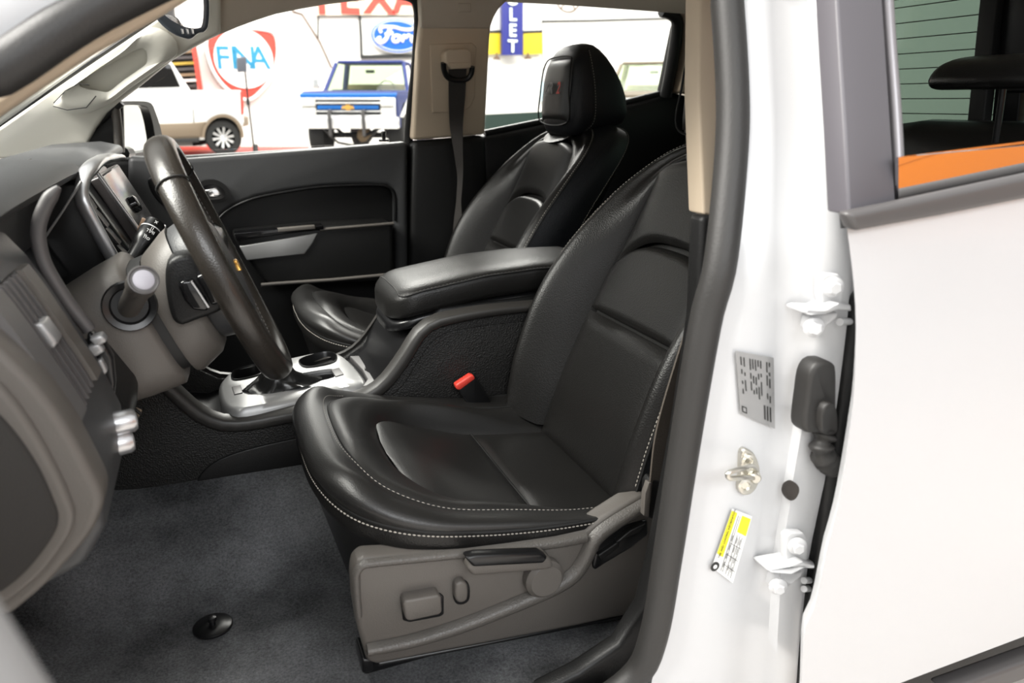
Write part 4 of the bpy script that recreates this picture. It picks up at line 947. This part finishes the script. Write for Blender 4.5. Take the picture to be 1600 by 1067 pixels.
# ---- driver belt at the outer side of the seat
db2 = empty('seat_belt', V(1030, 800, .80)); tag(db2, 'woven driver lap belt with anchor beside driver seat backrest', 'seat belt')
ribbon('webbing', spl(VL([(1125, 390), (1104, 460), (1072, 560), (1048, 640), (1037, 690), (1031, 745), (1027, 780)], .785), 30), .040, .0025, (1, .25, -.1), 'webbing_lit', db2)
slab('anchor_cover', VL([(1014, 756), (1020, 748), (1040, 756), (1036, 806), (1020, 812), (1012, 808)], .78), (0, .02, 0), 'plastic_dark', db2, .003)
slab('anchor_plate', VL([(1008, 772), (1014, 754), (1018, 754), (1014, 808), (1006, 806)], .776), (0, .01, 0), 'plastic', db2, .001)
# ---- floor mat retainer
fr_ = VZ(333, 979, .556)
ft = empty('mat_retainer', fr_); tag(ft, 'round black mat retainer on the carpet in front of seat', 'retainer')
lathe('disc', [(.030, 0), (.030, .003), (.028, .0045), (.008, .005)], fr_, (0, 0, 1), 'plastic_black', ft, 36)
lathe('post', [(.005, .004), (.005, .012), (.0075, .013), (.0065, .018), (.003, .019)], fr_, (0, 0, 1), 'plastic_black', ft, 20)
# ================================================================== fittings on the white centre pillar
def pillarY(px, py):
    xs = [(lerp(t, py), Y) for t, Y in cx]; return lerp(xs, px)
def SP(px, py, d=.0):
    Y = pillarY(px, py)-d; return V(px, py, off(yb, Y-.66))
def SPL(pts, d=0): return [SP(a, b, d) for a, b in pts]
def decal(name, quad, u0, v0, u1, v1, d, th, m, parent):
    """printed sheet lying on the curved pillar skin"""
    def q(u, v):
        a = Vector(quad[0]).lerp(Vector(quad[1]), u); b = Vector(quad[3]).lerp(Vector(quad[2]), u); p = a.lerp(b, v); return SP(p.x, p.y, d)
    nu = max(1, int((u1-u0)*10)); nv = max(1, int((v1-v0)*8))
    top = [[q(u0+(u1-u0)*i/nu, v0+(v1-v0)*j/nv) for j in range(nv+1)] for i in range(nu+1)]
    return grid(name, top, m, parent)
cl = empty('certification_label', SP(1180, 660)); tag(cl, 'silver printed data label on white pillar above the striker', 'label')
Q = [(1149, 548, 0), (1209, 559, 0), (1211, 670, 0), (1157, 646, 0)]
decal('label_sheet', Q, 0, 0, 1, 1, .004, .0012, 'label_silver', cl)
random.seed(9)
for u in (.12, .20, .36, .43, .50, .57, .64, .80, .87):
    v = .08
    while v < .62:
        l = random.uniform(.05, .22); decal('print_line', Q, u, v, u+.03, min(.66, v+l), .0046, .0006, 'ink', cl); v += l+random.uniform(.03, .12)
for u in (.70, .78, .86): decal('print_line', Q, u, .72, u+.04, .93, .0046, .0006, 'ink', cl)
decal('maker_box', Q, .06, .86, .20, .96, .0046, .0006, 'ink', cl); decal('maker_box', Q, .09, .88, .17, .94, .0050, .0004, 'label_silver', cl)
pk_ = empty('tire_placard', SP(1140, 905)); tag(pk_, 'white and yellow tire placard on pillar below the striker', 'label')
Q2 = [(1144, 795, 0), (1175, 807, 0), (1145, 911, 0), (1112, 886, 0)]
decal('label_sheet', Q2, 0, 0, 1, 1, .004, .0012, 'label_white', pk_)
decal('yellow_band', Q2, .02, .03, .30, .76, .0046, .0006, 'label_yellow', pk_); decal('yellow_band', Q2, .55, .04, .98, .30, .0046, .0006, 'label_yellow', pk_)
def dtext(name, quad, u, v, s, size, parent, m='ink'):
    def q(u, v):
        a = Vector(quad[0]).lerp(Vector(quad[1]), u); b = Vector(quad[3]).lerp(Vector(quad[2]), u); p = a.lerp(b, v); return SP(p.x, p.y, .0050)
    o = q(u, v); text(name, s, size, .0001, m, parent, o, q(u, v-.1)-q(u, v), q(u-.1, v)-q(u, v))
dtext('placard_text', Q2, .16, .40, 'TIRE AND LOADING INFORMATION', .0042, pk_)
for u in (.38, .46, .60, .72, .84): decal('rule_line', Q2, u, .34 if u > .5 else .06, u+.018, .96, .0046, .0006, 'ink', pk_)
for u in (.42, .64, .78):
    v = .38
    while v < .92: decal('print_line', Q2, u, v, u+.03, v+.09, .0046, .0006, 'print_grey', pk_); v += .14
for v in (.50, .68, .84): decal('rule_line', Q2, .38, v, .96, v+.007, .0046, .0006, 'ink', pk_)
ic = SP(1117, 885, .0046); lathe('tire_icon', [(.0065, 0), (.0065, .0006)], ic, (0, -1, 0), 'ink', pk_, 20); lathe('tire_icon', [(.0028, .0006), (.0028, .0010)], ic, (0, -1, 0), 'label_white', pk_, 16)
# striker
sk_ = empty('door_striker', SP(1170, 770)); tag(sk_, 'steel door striker loop bolted to the white pillar', 'door striker')
slab('striker_plate', spl(SPL([(1160, 706), (1168, 702), (1178, 708), (1186, 724), (1188, 742), (1184, 760), (1174, 772), (1163, 774), (1156, 766), (1158, 740)], .007), 32, True), (0, .009, 0), 'steel', sk_, .002)
for a, b in ((1168, 719), (1163, 757)):
    lathe('bolt', [(.0085, 0), (.0085, .003), (.0055, .0042), (.0045, .0025), (.002, .0025)], SP(a, b, .007), (-.3, -1, 0), 'steel', sk_, 20)
tube('striker_loop', spl([SP(1182, 734, .005), SP(1174, 728, .016), SP(1160, 732, .030), SP(1140, 738, .036), SP(1137, 742, .036), SP(1141, 747, .036), SP(1160, 746, .030), SP(1172, 746, .016), SP(1180, 748, .005)], 50), .0032, 'steel', sk_, 12)
lathe('loop_foot', [(.008, 0), (.007, .006), (.005, .008)], SP(1178, 744, .006), (-.3, -1, 0), 'steel', sk_, 16)
# rear door hinges
def hinge(label, dx, dy):
    h = empty('rear_door_hinge', SP(1290+dx, 500+dy)); tag(h, label, 'hinge', 'white rear door hinges')
    P = lambda L, d: [SP(a+dx, b+dy, d) for a, b in L]
    slab('hinge_leaf', P([(1284, 434), (1292, 428), (1312, 428), (1319, 438), (1318, 470), (1312, 478), (1286, 474), (1283, 462)], .010), (0, .012, 0), 'white_paint', h, .003)
    slab('hinge_arm', P([(1254, 487), (1262, 482), (1290, 483), (1312, 474), (1330, 476), (1331, 487), (1310, 484), (1292, 491), (1264, 493)], .022), (0, .03, 0), 'white_paint', h, .003)
    slab('hinge_leaf', P([(1264, 494), (1312, 488), (1308, 498), (1290, 512), (1278, 522), (1268, 522), (1260, 512)], .008), (0, .012, 0), 'white_paint', h, .003)
    for a, b in ((1301, 448), (1271, 511)):
        lathe('bolt', [(.0115, 0), (.0115, .002), (.0085, .004)], SP(a+dx, b+dy, .011), (-.45, -1, 0), 'white_paint', h, 24)
        lathe('bolt_head', [(.0075, .003), (.0075, .009), (.006, .0105)], SP(a+dx, b+dy, .011), (-.45, -1, 0), 'white_paint', h, 6, ang=20)
    for k in (0, 1) if dy else (0,):
        tube('stop_pin', [SP(1312+dx, 503+dy+13*k, .012), SP(1330+dx, 502+dy+13*k, .012)], .0042, 'white_paint', h, 10)
hinge('upper white rear door hinge above the rubber cable boot', 0, 0)
hinge('lower white rear door hinge below the black hole plug', -56, 404)
# cable boot and plug
cb = empty('cable_boot', SP(1285, 680)); tag(cb, 'black rubber cable boot with corrugated sleeve between pillar and rear door', 'cable boot')
body = slab('boot_body', spl(SPL([(1257, 664), (1262, 620), (1268, 584), (1280, 567), (1298, 565), (1308, 574), (1309, 620), (1307, 672), (1295, 678), (1262, 677)], .020), 36, True), (0, .026, 0), 'rubber_black2', cb, .006)
slab('boot_cap', spl(SPL([(1285, 650), (1290, 634), (1300, 630), (1308, 640), (1308, 676), (1288, 678)], .028), 24, True), (0, .015, 0), 'rubber_black2', cb, .004)
cpth = spl([SP(1290, 676, .010), SP(1284, 694, .012), SP(1286, 712, .012), SP(1298, 726, .010), SP(1314, 734, .004)], 72)
tube('corrugated_sleeve', cpth, [.0120+.0030*math.sin(i*2*math.pi/7.2) for i in range(72)], 'rubber_black2', cb, 16)
hp_ = empty('hole_plug', SP(1237, 768)); tag(hp_, 'dark oval rubber plug in the white pillar', 'plug')
slab('plug_disc', spl(SPL([(1226, 770), (1229, 758), (1240, 753), (1248, 760), (1249, 769), (1243, 780), (1233, 782)], .008), 28, True), (0, .006, 0), 'plug_brown', hp_, .001)

# ================================================================== showroom
GZ = .27
gf = slab('floor', [(-14, -9, GZ), (36, -9, GZ), (36, 22.2, GZ), (-14, 22.2, GZ)], (0, 0, -.1), 'showroom_floor'); structure(gf); tag(gf, 'pale polished showroom floor outside the truck')
wb = structure(empty('wall_back', (6, 22.1, GZ))); tag(wb, 'white showroom back wall behind the parked trucks')
slab('wall_panel', [(-14, 22.1, GZ), (36, 22.1, GZ), (36, 22.1, 8.5), (-14, 22.1, 8.5)], (0, .15, 0), 'wall_white', wb)
def wl(name, pts, r, m='ink'): return tube(name, VL(pts, 22.05), r*1.1, m, wb, 6)
wl('panel_joint', [(497, 24), (570, 24), (665, 22)], .022); wl('panel_joint', [(497, 24), (497, 62)], .018); wl('panel_joint', [(562, 24), (564, 56), (565, 90)], .030)
wl('brace', [(456, 17), (472, 22), (500, 66), (518, 106)], .022, 'rust')
wl('door_frame_line', [(847, 33), (920, 32), (1062, 28)], .024); wl('door_frame_line', [(847, 33), (848, 100), (848, 170)], .012, 'mould')
slab('shelf_ledge', VL([(565, 86), (652, 84), (652, 90), (565, 92)], 22.0), (0, .1, 0), 'ink', wb)
tr6 = slab('trim_6', VL([(735, 180), (900, 172), (900, 206), (735, 206)], 20.5), (0, .15, 0), 'dark_green'); structure(tr6); tag(tr6, 'dark green low wall beyond the rear passenger window')
tr7 = slab('trim_7', [VZ(a, b, GZ+.006) for a, b in ((100, 229), (483, 229), (483, 241), (100, 241))], (0, 0, -.005), 'red_sign'); structure(tr7); tag(tr7, 'red stripe painted on the showroom floor beyond the front window')

def sign(name, label, loc): e = empty(name, loc); tag(e, label, 'sign'); return e
YW = 21.95
XR = Vector((1, 0, 0)); ZR_ = Vector((0, 0, 1))
def mpp(px, py, Y): return (V(px+.5, py, Y)-V(px-.5, py, Y)).length
# round fuel sign on a red shield
s1_ = sign('fuel_sign', 'round white sign with blue letters on red shield behind white pickup', V(384, 155, YW))
sh_ = spl(VL([(326, 62), (345, 52), (380, 47), (415, 50), (428, 57), (431, 85), (424, 115), (408, 138), (387, 153), (360, 140), (340, 118), (329, 92)], YW), 60, True)
slab('shield', sh_, (0, .08, 0), 'red_sign', s1_)
rimp = [p+(p-V(381, 95, YW))*.06+Vector((0, -.02, 0)) for p in sh_]
tube('shield_rim', rimp, .05, 'sign_white', s1_, 8, True); tube('rim_edge', [p+(p-V(381, 95, YW))*.05 for p in rimp], .012, 'mould', s1_, 6, True)
lathe('sign_disc', [(46*mpp(381, 92, YW), 0), (46*mpp(381, 92, YW), .03)], V(381, 92, YW-.01), (0, -1, 0), 'sign_white', s1_, 48)
for ch, a in zip('FINA', (348, 366, 382, 405)):
    text('letter', ch, 50*mpp(381, 92, YW), .01, 'sign_teal', s1_, V(a, 92, YW-.05), XR, ZR_, bold=.006)
# red letters on a beige fascia
s2_ = sign('fascia_sign', 'beige fascia with large red capital letters at window top', V(560, 24, YW))
slab('fascia', VL([(494, -60), (760, -60), (760, 22), (494, 24)], YW), (0, .08, 0), 'sign_cream', s2_)
for ch, a in zip('TEXACO', (502, 545, 592, 635, 680, 724)):
    text('letter', ch, 64*mpp(560, 0, YW), .02, 'red_sign', s2_, V(a, -1, YW-.02), XR, ZR_, bold=.03)
# blue oval
s3_ = sign('oval_sign', 'blue oval sign with white script above the blue pickup', V(620, 82, YW))
oc = V(620, 56, YW-.03); mp = mpp(620, 56, YW)
ell = lambda a, b, d: [oc+XR*a*mp*math.cos(t)+ZR_*b*mp*math.sin(t)+Vector((0, d, 0)) for t in [2*math.pi*k/56 for k in range(56)]]
slab('oval_rim', ell(41, 25, 0), (0, .06, 0), 'sign_white', s3_); slab('oval_field', ell(39.6, 23.6, -.02), (0, .05, 0), 'sign_blue', s3_)
tube('oval_line', ell(36.5, 21, -.025), .012, 'sign_white', s3_, 6, True)
def scr(pts, r=.055): tube('script_stroke', spl([V(460+a/4.445, b/4.445, YW-.07) for a, b in pts], 26), r, 'sign_white', s3_, 8)
scr([(604, 226), (592, 204), (612, 188), (650, 186), (700, 190), (750, 204), (800, 206), (850, 192)], .045); scr([(668, 192), (652, 230), (638, 268), (612, 292), (584, 292), (578, 274), (600, 262)])
scr([(628, 238), (660, 236), (684, 226)], .04); scr([(712, 246), (690, 254), (684, 278), (700, 292), (722, 282), (728, 260), (712, 246), (738, 254)], .045)
scr([(748, 292), (756, 262), (762, 246), (772, 262), (792, 244), (802, 252)], .045); scr([(842, 252), (816, 258), (812, 284), (832, 292), (850, 270), (866, 196), (852, 280), (864, 292), (880, 280)], .045)
# vertical blue sign with stacked letters on yellow boards
s4_ = sign('vertical_sign', 'tall navy sign with stacked white letters beyond rear window', V(801, 86, YW-.2))
slab('sign_board', VL([(784, -170), (818, -170), (817, 86), (785, 86)], YW-.25), (0, .15, 0), 'sign_navy', s4_)
for i, ch in enumerate('TELORVEHC'):
    text('letter', ch, 23*mpp(800, 60, YW), .02, 'sign_mint', s4_, V(801, 73-24.6*i, YW-.28), XR, ZR_, bold=.012)
for k, (a, b) in enumerate(((757, 785), (818, 847))):
    y_ = slab('yellow_board', VL([(a, 51), (b, 50), (b, 84), (a, 85)], YW), (0, .08, 0), 'yellow_sign'); tag(y_, ['yellow wall board at pillar side of the navy sign', 'yellow wall board at headrest side of the navy sign'][k], 'board', 'yellow wall boards')
    e = slab('edge_strip', VL([(a, 48), (b, 47), (b, 51), (a, 52)], YW-.02), (0, .09, 0), 'ink', y_)
for k, (a, b) in enumerate(((776, 91), (825, 90))):
    l_ = empty('wall_lamp', V(a, b, YW-.4)); tag(l_, ['small dark wall lamp under the pillar side yellow board', 'small dark wall lamp under the headrest side yellow board'][k], 'lamp', 'wall lamps beside navy sign')
    lathe('lamp_shade', [(.12, 0), (.10, .03), (.04, .09), (.03, .14)], V(a, b+2, YW-.4), (0, 0, 1), 'rust', l_, 16)
    tube('lamp_arm', [V(a, b-4, YW-.4), V(a, b-8, YW-.2), V(a, b-4, YW)], .02, 'rust', l_, 6)
wo = empty('wagon_wheel', V(888, 14, YW)); tag(wo, 'thin metal wheel ornament on wall above the white door', 'ornament')
wc_ = V(888, -4, YW); wr_ = 19*mpp(888, 0, YW)
tube('wheel_ring', [wc_+Vector((wr_*math.cos(t), 0, wr_*math.sin(t))) for t in [2*math.pi*k/40 for k in range(40)]], .025, 'rust', wo, 6, True)
for k in range(5):
    t = math.pi/2+2*math.pi*k/5; tube('spoke', [wc_, wc_+Vector((wr_*math.cos(t), 0, wr_*math.sin(t)))], .022, 'rust', wo, 6)
po = slab('wall_poster', VL([(846, 128), (862, 128), (862, 158), (846, 158)], YW), (0, .05, 0), 'poster_blue'); tag(po, 'pale blue panel on the wall beside passenger headrest', 'poster')
# storage shelf and red post behind the white pickup
sf = empty('storage_shelf', V(285, 262, 21.5)); tag(sf, 'dark storage rack with stacked boards behind the white pickup', 'shelf')
slab('rack_back', VL([(215, 55), (303, 66), (318, 262), (200, 262)], 21.7), (0, .1, 0), 'rack_dark', sf)
for k, m_ in enumerate(('rack_tan', 'mould', 'rack_yellow', 'mould', 'rack_tan', 'wall_white', 'mould')):
    y_ = 80+9*k; slab('shelf_board', VL([(225, y_+2), (306, y_-2), (307, y_+2), (225, y_+6)], 21.5), (0, .15, 0), m_, sf)
rp = slab('red_post', VL([(298, 66), (306, 66), (336, 262), (328, 262)], 21.2), (0, .12, 0), 'red_sign'); tag(rp, 'red upright post between dark rack and round sign', 'post')
# studio flash on a stand
ls = empty('light_stand', V(398, 240, 15.6)); tag(ls, 'thin black light stand with grey flash head in front of round sign', 'light stand')
slab('flash_head', VL([(370, 90), (385, 88), (386, 112), (371, 113)], 15.5), (0, .15, 0), 'flash_grey', ls, .02)
tube('stand_pole', VL([(383, 112), (388, 160), (393, 200), (399, 252)], 15.6), .018, 'ink', ls, 8); lathe('clamp', [(.03, 0), (.03, .12)], V(388, 164, 15.6), (0, 0, 1), 'ink', ls, 10)
slab('stand_base', VL([(395, 226), (403, 225), (406, 252), (396, 252)], 15.6), (0, .15, 0), 'mould', ls, .02)

# ---- white pickup seen from its side
wt = empty('pickup_truck', V(300, 245, 15)); tag(wt, 'white pickup with bronze lower cladding behind the outside mirror', 'truck')
YT = 17.4
arch = [V(348+29*math.cos(t), 213-31*math.sin(t), YT) for t in [math.pi*(-.05+1.1*k/18) for k in range(19)]]
slab('body', VL([(60, 150), (160, 141), (296, 141), (376, 141), (379, 165), (381, 190), (378, 200)], YT)+arch+VL([(300, 220), (60, 226)], YT), (0, 1.9, 0), 'truck_white', wt, .03)
slab('tailgate_light', VL([(375, 143), (380, 143), (381, 178), (377, 180)], YT-.02), (0, .3, 0), 'red_sign', wt, .01)
cab = slab('cab', VL([(90, 141), (150, 88), (256, 88), (266, 95), (297, 141)], YT+.12), (0, 1.6, 0), 'truck_white', wt, .04)
slab('side_window', VL([(215, 138), (228, 108), (244, 98), (266, 100), (282, 136)], YT+.10), (0, .03, 0), 'glass_truck', cab); slab('side_window', VL([(130, 139), (165, 100), (222, 98), (210, 138)], YT+.10), (0, .03, 0), 'glass_truck', cab)
slab('lower_cladding', VL([(60, 199), (160, 196), (300, 192), (322, 190), (320, 200), (316, 214), (300, 219), (60, 226)], YT-.03), (0, .2, 0), 'bronze', wt, .02)
fl_o = [V(348+33*math.cos(t), 213-35*math.sin(t), YT-.05) for t in [math.pi*(-.02+1.04*k/24) for k in range(25)]]; fl_i = [V(348+28*math.cos(t), 213-30*math.sin(t), YT-.05) for t in [math.pi*(-.02+1.04*k/24) for k in range(25)]]
loft('fender_flare', [fl_o, [p+Vector((0, -.02, 0)) for p in fl_o], [p+Vector((0, -.02, 0)) for p in fl_i], [p+Vector((0, .12, 0)) for p in fl_i]], 'bronze', wt, False, (False, False))
slab('rear_bumper', VL([(367, 183), (388, 181), (389, 196), (370, 200)], YT+.05), (0, 1.7, 0), 'bronze_light', wt, .03)
tube('panel_gap', VL([(302, 170), (303, 192), (304, 216)], YT-.01), .008, 'ink', wt, 6)
slab('running_board', VL([(110, 222), (312, 216), (311, 222), (110, 229)], YT-.12), (0, .3, 0), 'ink', wt, .01)
tube('axle', [V(300, 222, YT+.9), V(344, 216, YT+.9)], .09, 'ink', wt, 10)
slab('wheel_well', VL([(318, 186), (330, 178), (366, 178), (372, 214), (318, 214)], YT+.25), (0, 1.3, 0), 'ink', wt)
def wheel_of(c, R_, wdt, par, ax=(0, -1, 0), rimm='chrome', local=False, nsp=10):
    t_ = lathe('tire', [(R_*.62, 0), (R_*.90, 0), (R_*.98, -.03), (R_, -.08), (R_, -wdt+.08), (R_*.96, -wdt+.02), (R_*.62, -wdt)], c, ax, 'tire', par, 36, local)
    c = Vector(c); a = Vector(ax).normalized(); u = a.orthogonal().normalized(); v = a.cross(u)
    lathe('rim', [(R_*.62, .0), (R_*.60, .012), (R_*.57, -.05), (R_*.2, -.06)], c, ax, rimm, par, 30, local)
    for k in range(nsp):
        t = 2*math.pi*k/nsp; d = u*math.cos(t)+v*math.sin(t); e = a.cross(d)
        slab('wheel_spoke', [c+d*R_*.14+e*R_*.05-a*.02, c+d*R_*.58+e*R_*.07-a*.02, c+d*R_*.58-e*R_*.07-a*.02, c+d*R_*.14-e*R_*.05-a*.02], a*.03, rimm, par, local=local)
    lathe('hub_cap', [(R_*.17, -.02), (R_*.16, .02), (R_*.1, .03)], c, ax, rimm, par, 18, local)
wheel_of(V(349, 215, YT-.02), 29*mpp(349, 215, YT), .30, wt); 

# ---- old square-nosed pickups, seen from the front
def old_truck(label, loc, rot, body, hood, side2, detail=True):
    t = empty('pickup_truck', loc, rot); tag(t, label, 'truck')
    L = lambda P: [Vector(p) for p in P]
    def S(name, P, ext, m, bevel=.03, par=t): return slab(name, L(P), ext, m, par, bevel, local=True)
    # body: nose and fenders with wheel arches seen from the side, pushed across the width
    side = [(0, 1.20), (.02, .62), (.34, .60)]+[(.80+.47*math.cos(a), .58+.50*math.sin(a)) for a in [math.pi-math.pi*k/12 for k in range(13)]]+[(1.35, .58), (5.0, .6), (5.0, 1.24), (1.5, 1.27), (.12, 1.25)]
    S('body', [(-.98, y, z) for y, z in side], (1.96, 0, 0), body)
    S('hood', [(-.95, -.02, 1.22), (-.95, .10, 1.29), (-.95, 1.55, 1.33), (-.95, 1.55, 1.25), (-.95, -.02, 1.18)], (1.90, 0, 0), body, .02)
    S('hood_lip', [(-.97, -.05, 1.16), (-.97, -.05, 1.235), (-.97, .12, 1.275), (-.97, .12, 1.16)], (1.94, 0, 0), hood, .015)
    S('bed_interior', [(-.85, 3.2, 1.23), (.85, 3.2, 1.23), (.85, 4.9, 1.23), (-.85, 4.9, 1.23)], (0, 0, .02), 'ink', 0)
    # cab: pillars, roof, glass
    cab_ = S('roof', [(-.74, 2.0, 1.90), (.74, 2.0, 1.90), (.74, 3.0, 1.90), (-.74, 3.0, 1.90)], (0, 0, .07), body, .03)
    for s in (-1, 1):
        tube('windshield_pillar', L([(s*.92, 1.50, 1.28), (s*.76, 2.0, 1.90)]), .045, body, t, 8, local=True)
        tube('rear_pillar', L([(s*.90, 3.05, 1.25), (s*.76, 2.95, 1.92)]), .07, body, t, 8, local=True)
        S('side_patch', [(s*.985, .2, .80), (s*.985, 1.1, 1.16), (s*.985, 2.6, 1.18), (s*.985, 2.3, .95), (s*.985, 1.35, .75)], (s*.004, 0, 0), side2, 0)
        tube('mirror_arm', L([(s*.92, 1.65, 1.38), (s*1.10, 1.60, 1.46)]), .015, 'chrome', t, 6, local=True)
        S('door_mirror', [(s*1.06, 1.58, 1.36), (s*1.20, 1.58, 1.36), (s*1.20, 1.58, 1.58), (s*1.06, 1.58, 1.58)], (0, .05, 0), 'chrome', .01)
        wheel_of(Vector((s*1.0, .80, .44)), .44, .34, t, (s, 0, 0), 'mould', True, 6)
        wheel_of(Vector((s*1.0, 4.1, .44)), .44, .34, t, (s, 0, 0), 'mould', True, 6)
    S('windshield', [(-.88, 1.53, 1.30), (.88, 1.53, 1.30), (.73, 2.0, 1.90), (-.73, 2.0, 1.90)], (0, .01, .01), 'glass_green', 0)
    S('rear_window', [(-.72, 3.02, 1.34), (.72, 3.02, 1.34), (.66, 2.96, 1.84), (-.66, 2.96, 1.84)], (0, .01, 0), 'glass', 0)
    S('bench_seat', [(-.70, 2.55, 1.1), (.70, 2.55, 1.1), (.70, 2.62, 1.48), (-.70, 2.62, 1.48)], (0, .12, 0), 'rack_tan', .03)
    S('cab_dash', [(-.84, 1.62, 1.25), (.84, 1.62, 1.25), (.84, 1.8, 1.36), (-.84, 1.8, 1.36)], (0, .12, -.05), 'ink', .02)
    tube('truck_steering_wheel', L([(.36+.18*math.cos(a), 2.02, 1.36+.18*math.sin(a)) for a in [2*math.pi*k/24 for k in range(24)]]), .014, 'ink', t, 6, True, local=True)
    S('cabin_mirror', [(-.10, 1.98, 1.70), (.10, 1.98, 1.70), (.10, 1.98, 1.77), (-.10, 1.98, 1.77)], (0, .02, 0), 'ink', .005)
    if not detail: return t
    # grille
    S('grille_back', [(-.93, -.03, .82), (.93, -.03, .82), (.93, -.03, 1.16), (-.93, -.03, 1.16)], (0, .05, 0), 'ink', 0)
    for z0, z1 in ((1.13, 1.17), (.80, .84), (1.055, 1.085), (.90, .925)): S('grille_bar', [(-.95, -.06, z0), (.95, -.06, z0), (.95, -.06, z1), (-.95, -.06, z1)], (0, .04, 0), 'chrome_bright', .006)
    S('grille_stripe', [(-.62, -.07, .95), (.62, -.07, .95), (.62, -.07, 1.02), (-.62, -.07, 1.02)], (0, .05, 0), hood, .006)
    S('grille_emblem', [(a, -.085, .985+b) for a, b in ((-.13, -.03), (-.045, -.03), (-.045, -.05), (.045, -.05), (.045, -.03), (.13, -.03), (.11, .03), (.045, .03), (.045, .05), (-.045, .05), (-.045, .03), (-.11, .03))], (0, .03, 0), 'gold', 0)
    for s in (-1, 1):
        for z0, z1 in ((.84, .98), (1.0, 1.13)): S('headlight', [(s*.66, -.065, z0), (s*.92, -.065, z0), (s*.92, -.065, z1), (s*.66, -.065, z1)], (0, .04, 0), 'lamp_lens', .01)
        S('grille_edge', [(s*.92, -.07, .80), (s*.96, -.07, .80), (s*.96, -.07, 1.17), (s*.92, -.07, 1.17)], (0, .05, 0), 'chrome_bright', .006)
        tube('bumper_guard', L([(s*.34, -.24, .44), (s*.34, -.25, .80), (s*.34, -.22, .92), (s*.34, -.12, .92)]), .035, 'mould', t, 8, local=True)
        tube('suspension_arm', L([(s*.20, .3, .42), (s*.45, .6, .56), (s*.60, .9, .62)]), .035, 'ink', t, 8, local=True)
        tube('shock_absorber', L([(s*.62, .70, .36), (s*.50, .75, .75)]), .04, 'mould', t, 8, local=True)
        tube('brace_tube', L([(s*.55, .05, .56), (s*.30, .1, .30), (0, .12, .24)]), .025, 'ink', t, 8, local=True)
    S('bumper', [(-1.02, -.22, .58), (1.02, -.22, .58), (1.02, -.22, .80), (-1.02, -.22, .80)], (0, .20, 0), 'chrome_bright', .02)
    S('license_plate', [(-.14, -.235, .62), (.14, -.235, .62), (.14, -.235, .76), (-.14, -.235, .76)], (0, .02, 0), 'sign_white', .004)
    tube('front_axle', L([(-.85, .80, .42), (.85, .80, .42)]), .06, 'ink', t, 10, local=True)
    lathe('differential', [(.05, -.14), (.15, -.08), (.17, 0), (.15, .08), (.05, .14)], Vector((.12, .70, .42)), (0, 1, 0), 'rack_tan', t, 20, True)
    return t
def spot(px, Y): p = V(px, 230, Y); return Vector((p.x, p.y, GZ))
old_truck('lifted blue and white pickup facing the passenger window', spot(549, 15.6), math.radians(-25), 'truck_navy', 'truck_blue', 'sign_white')
old_truck('tan pickup nosing into view at rear passenger window corner', spot(1000, 13.8), math.radians(-38), 'truck_tan', 'truck_tan', 'truck_tan')
old_truck('orange pickup behind the photographer, mirrored in lowered rear glass', Vector((1.75, -2.7, GZ)), math.radians(-90), 'orange', 'orange', 'orange')
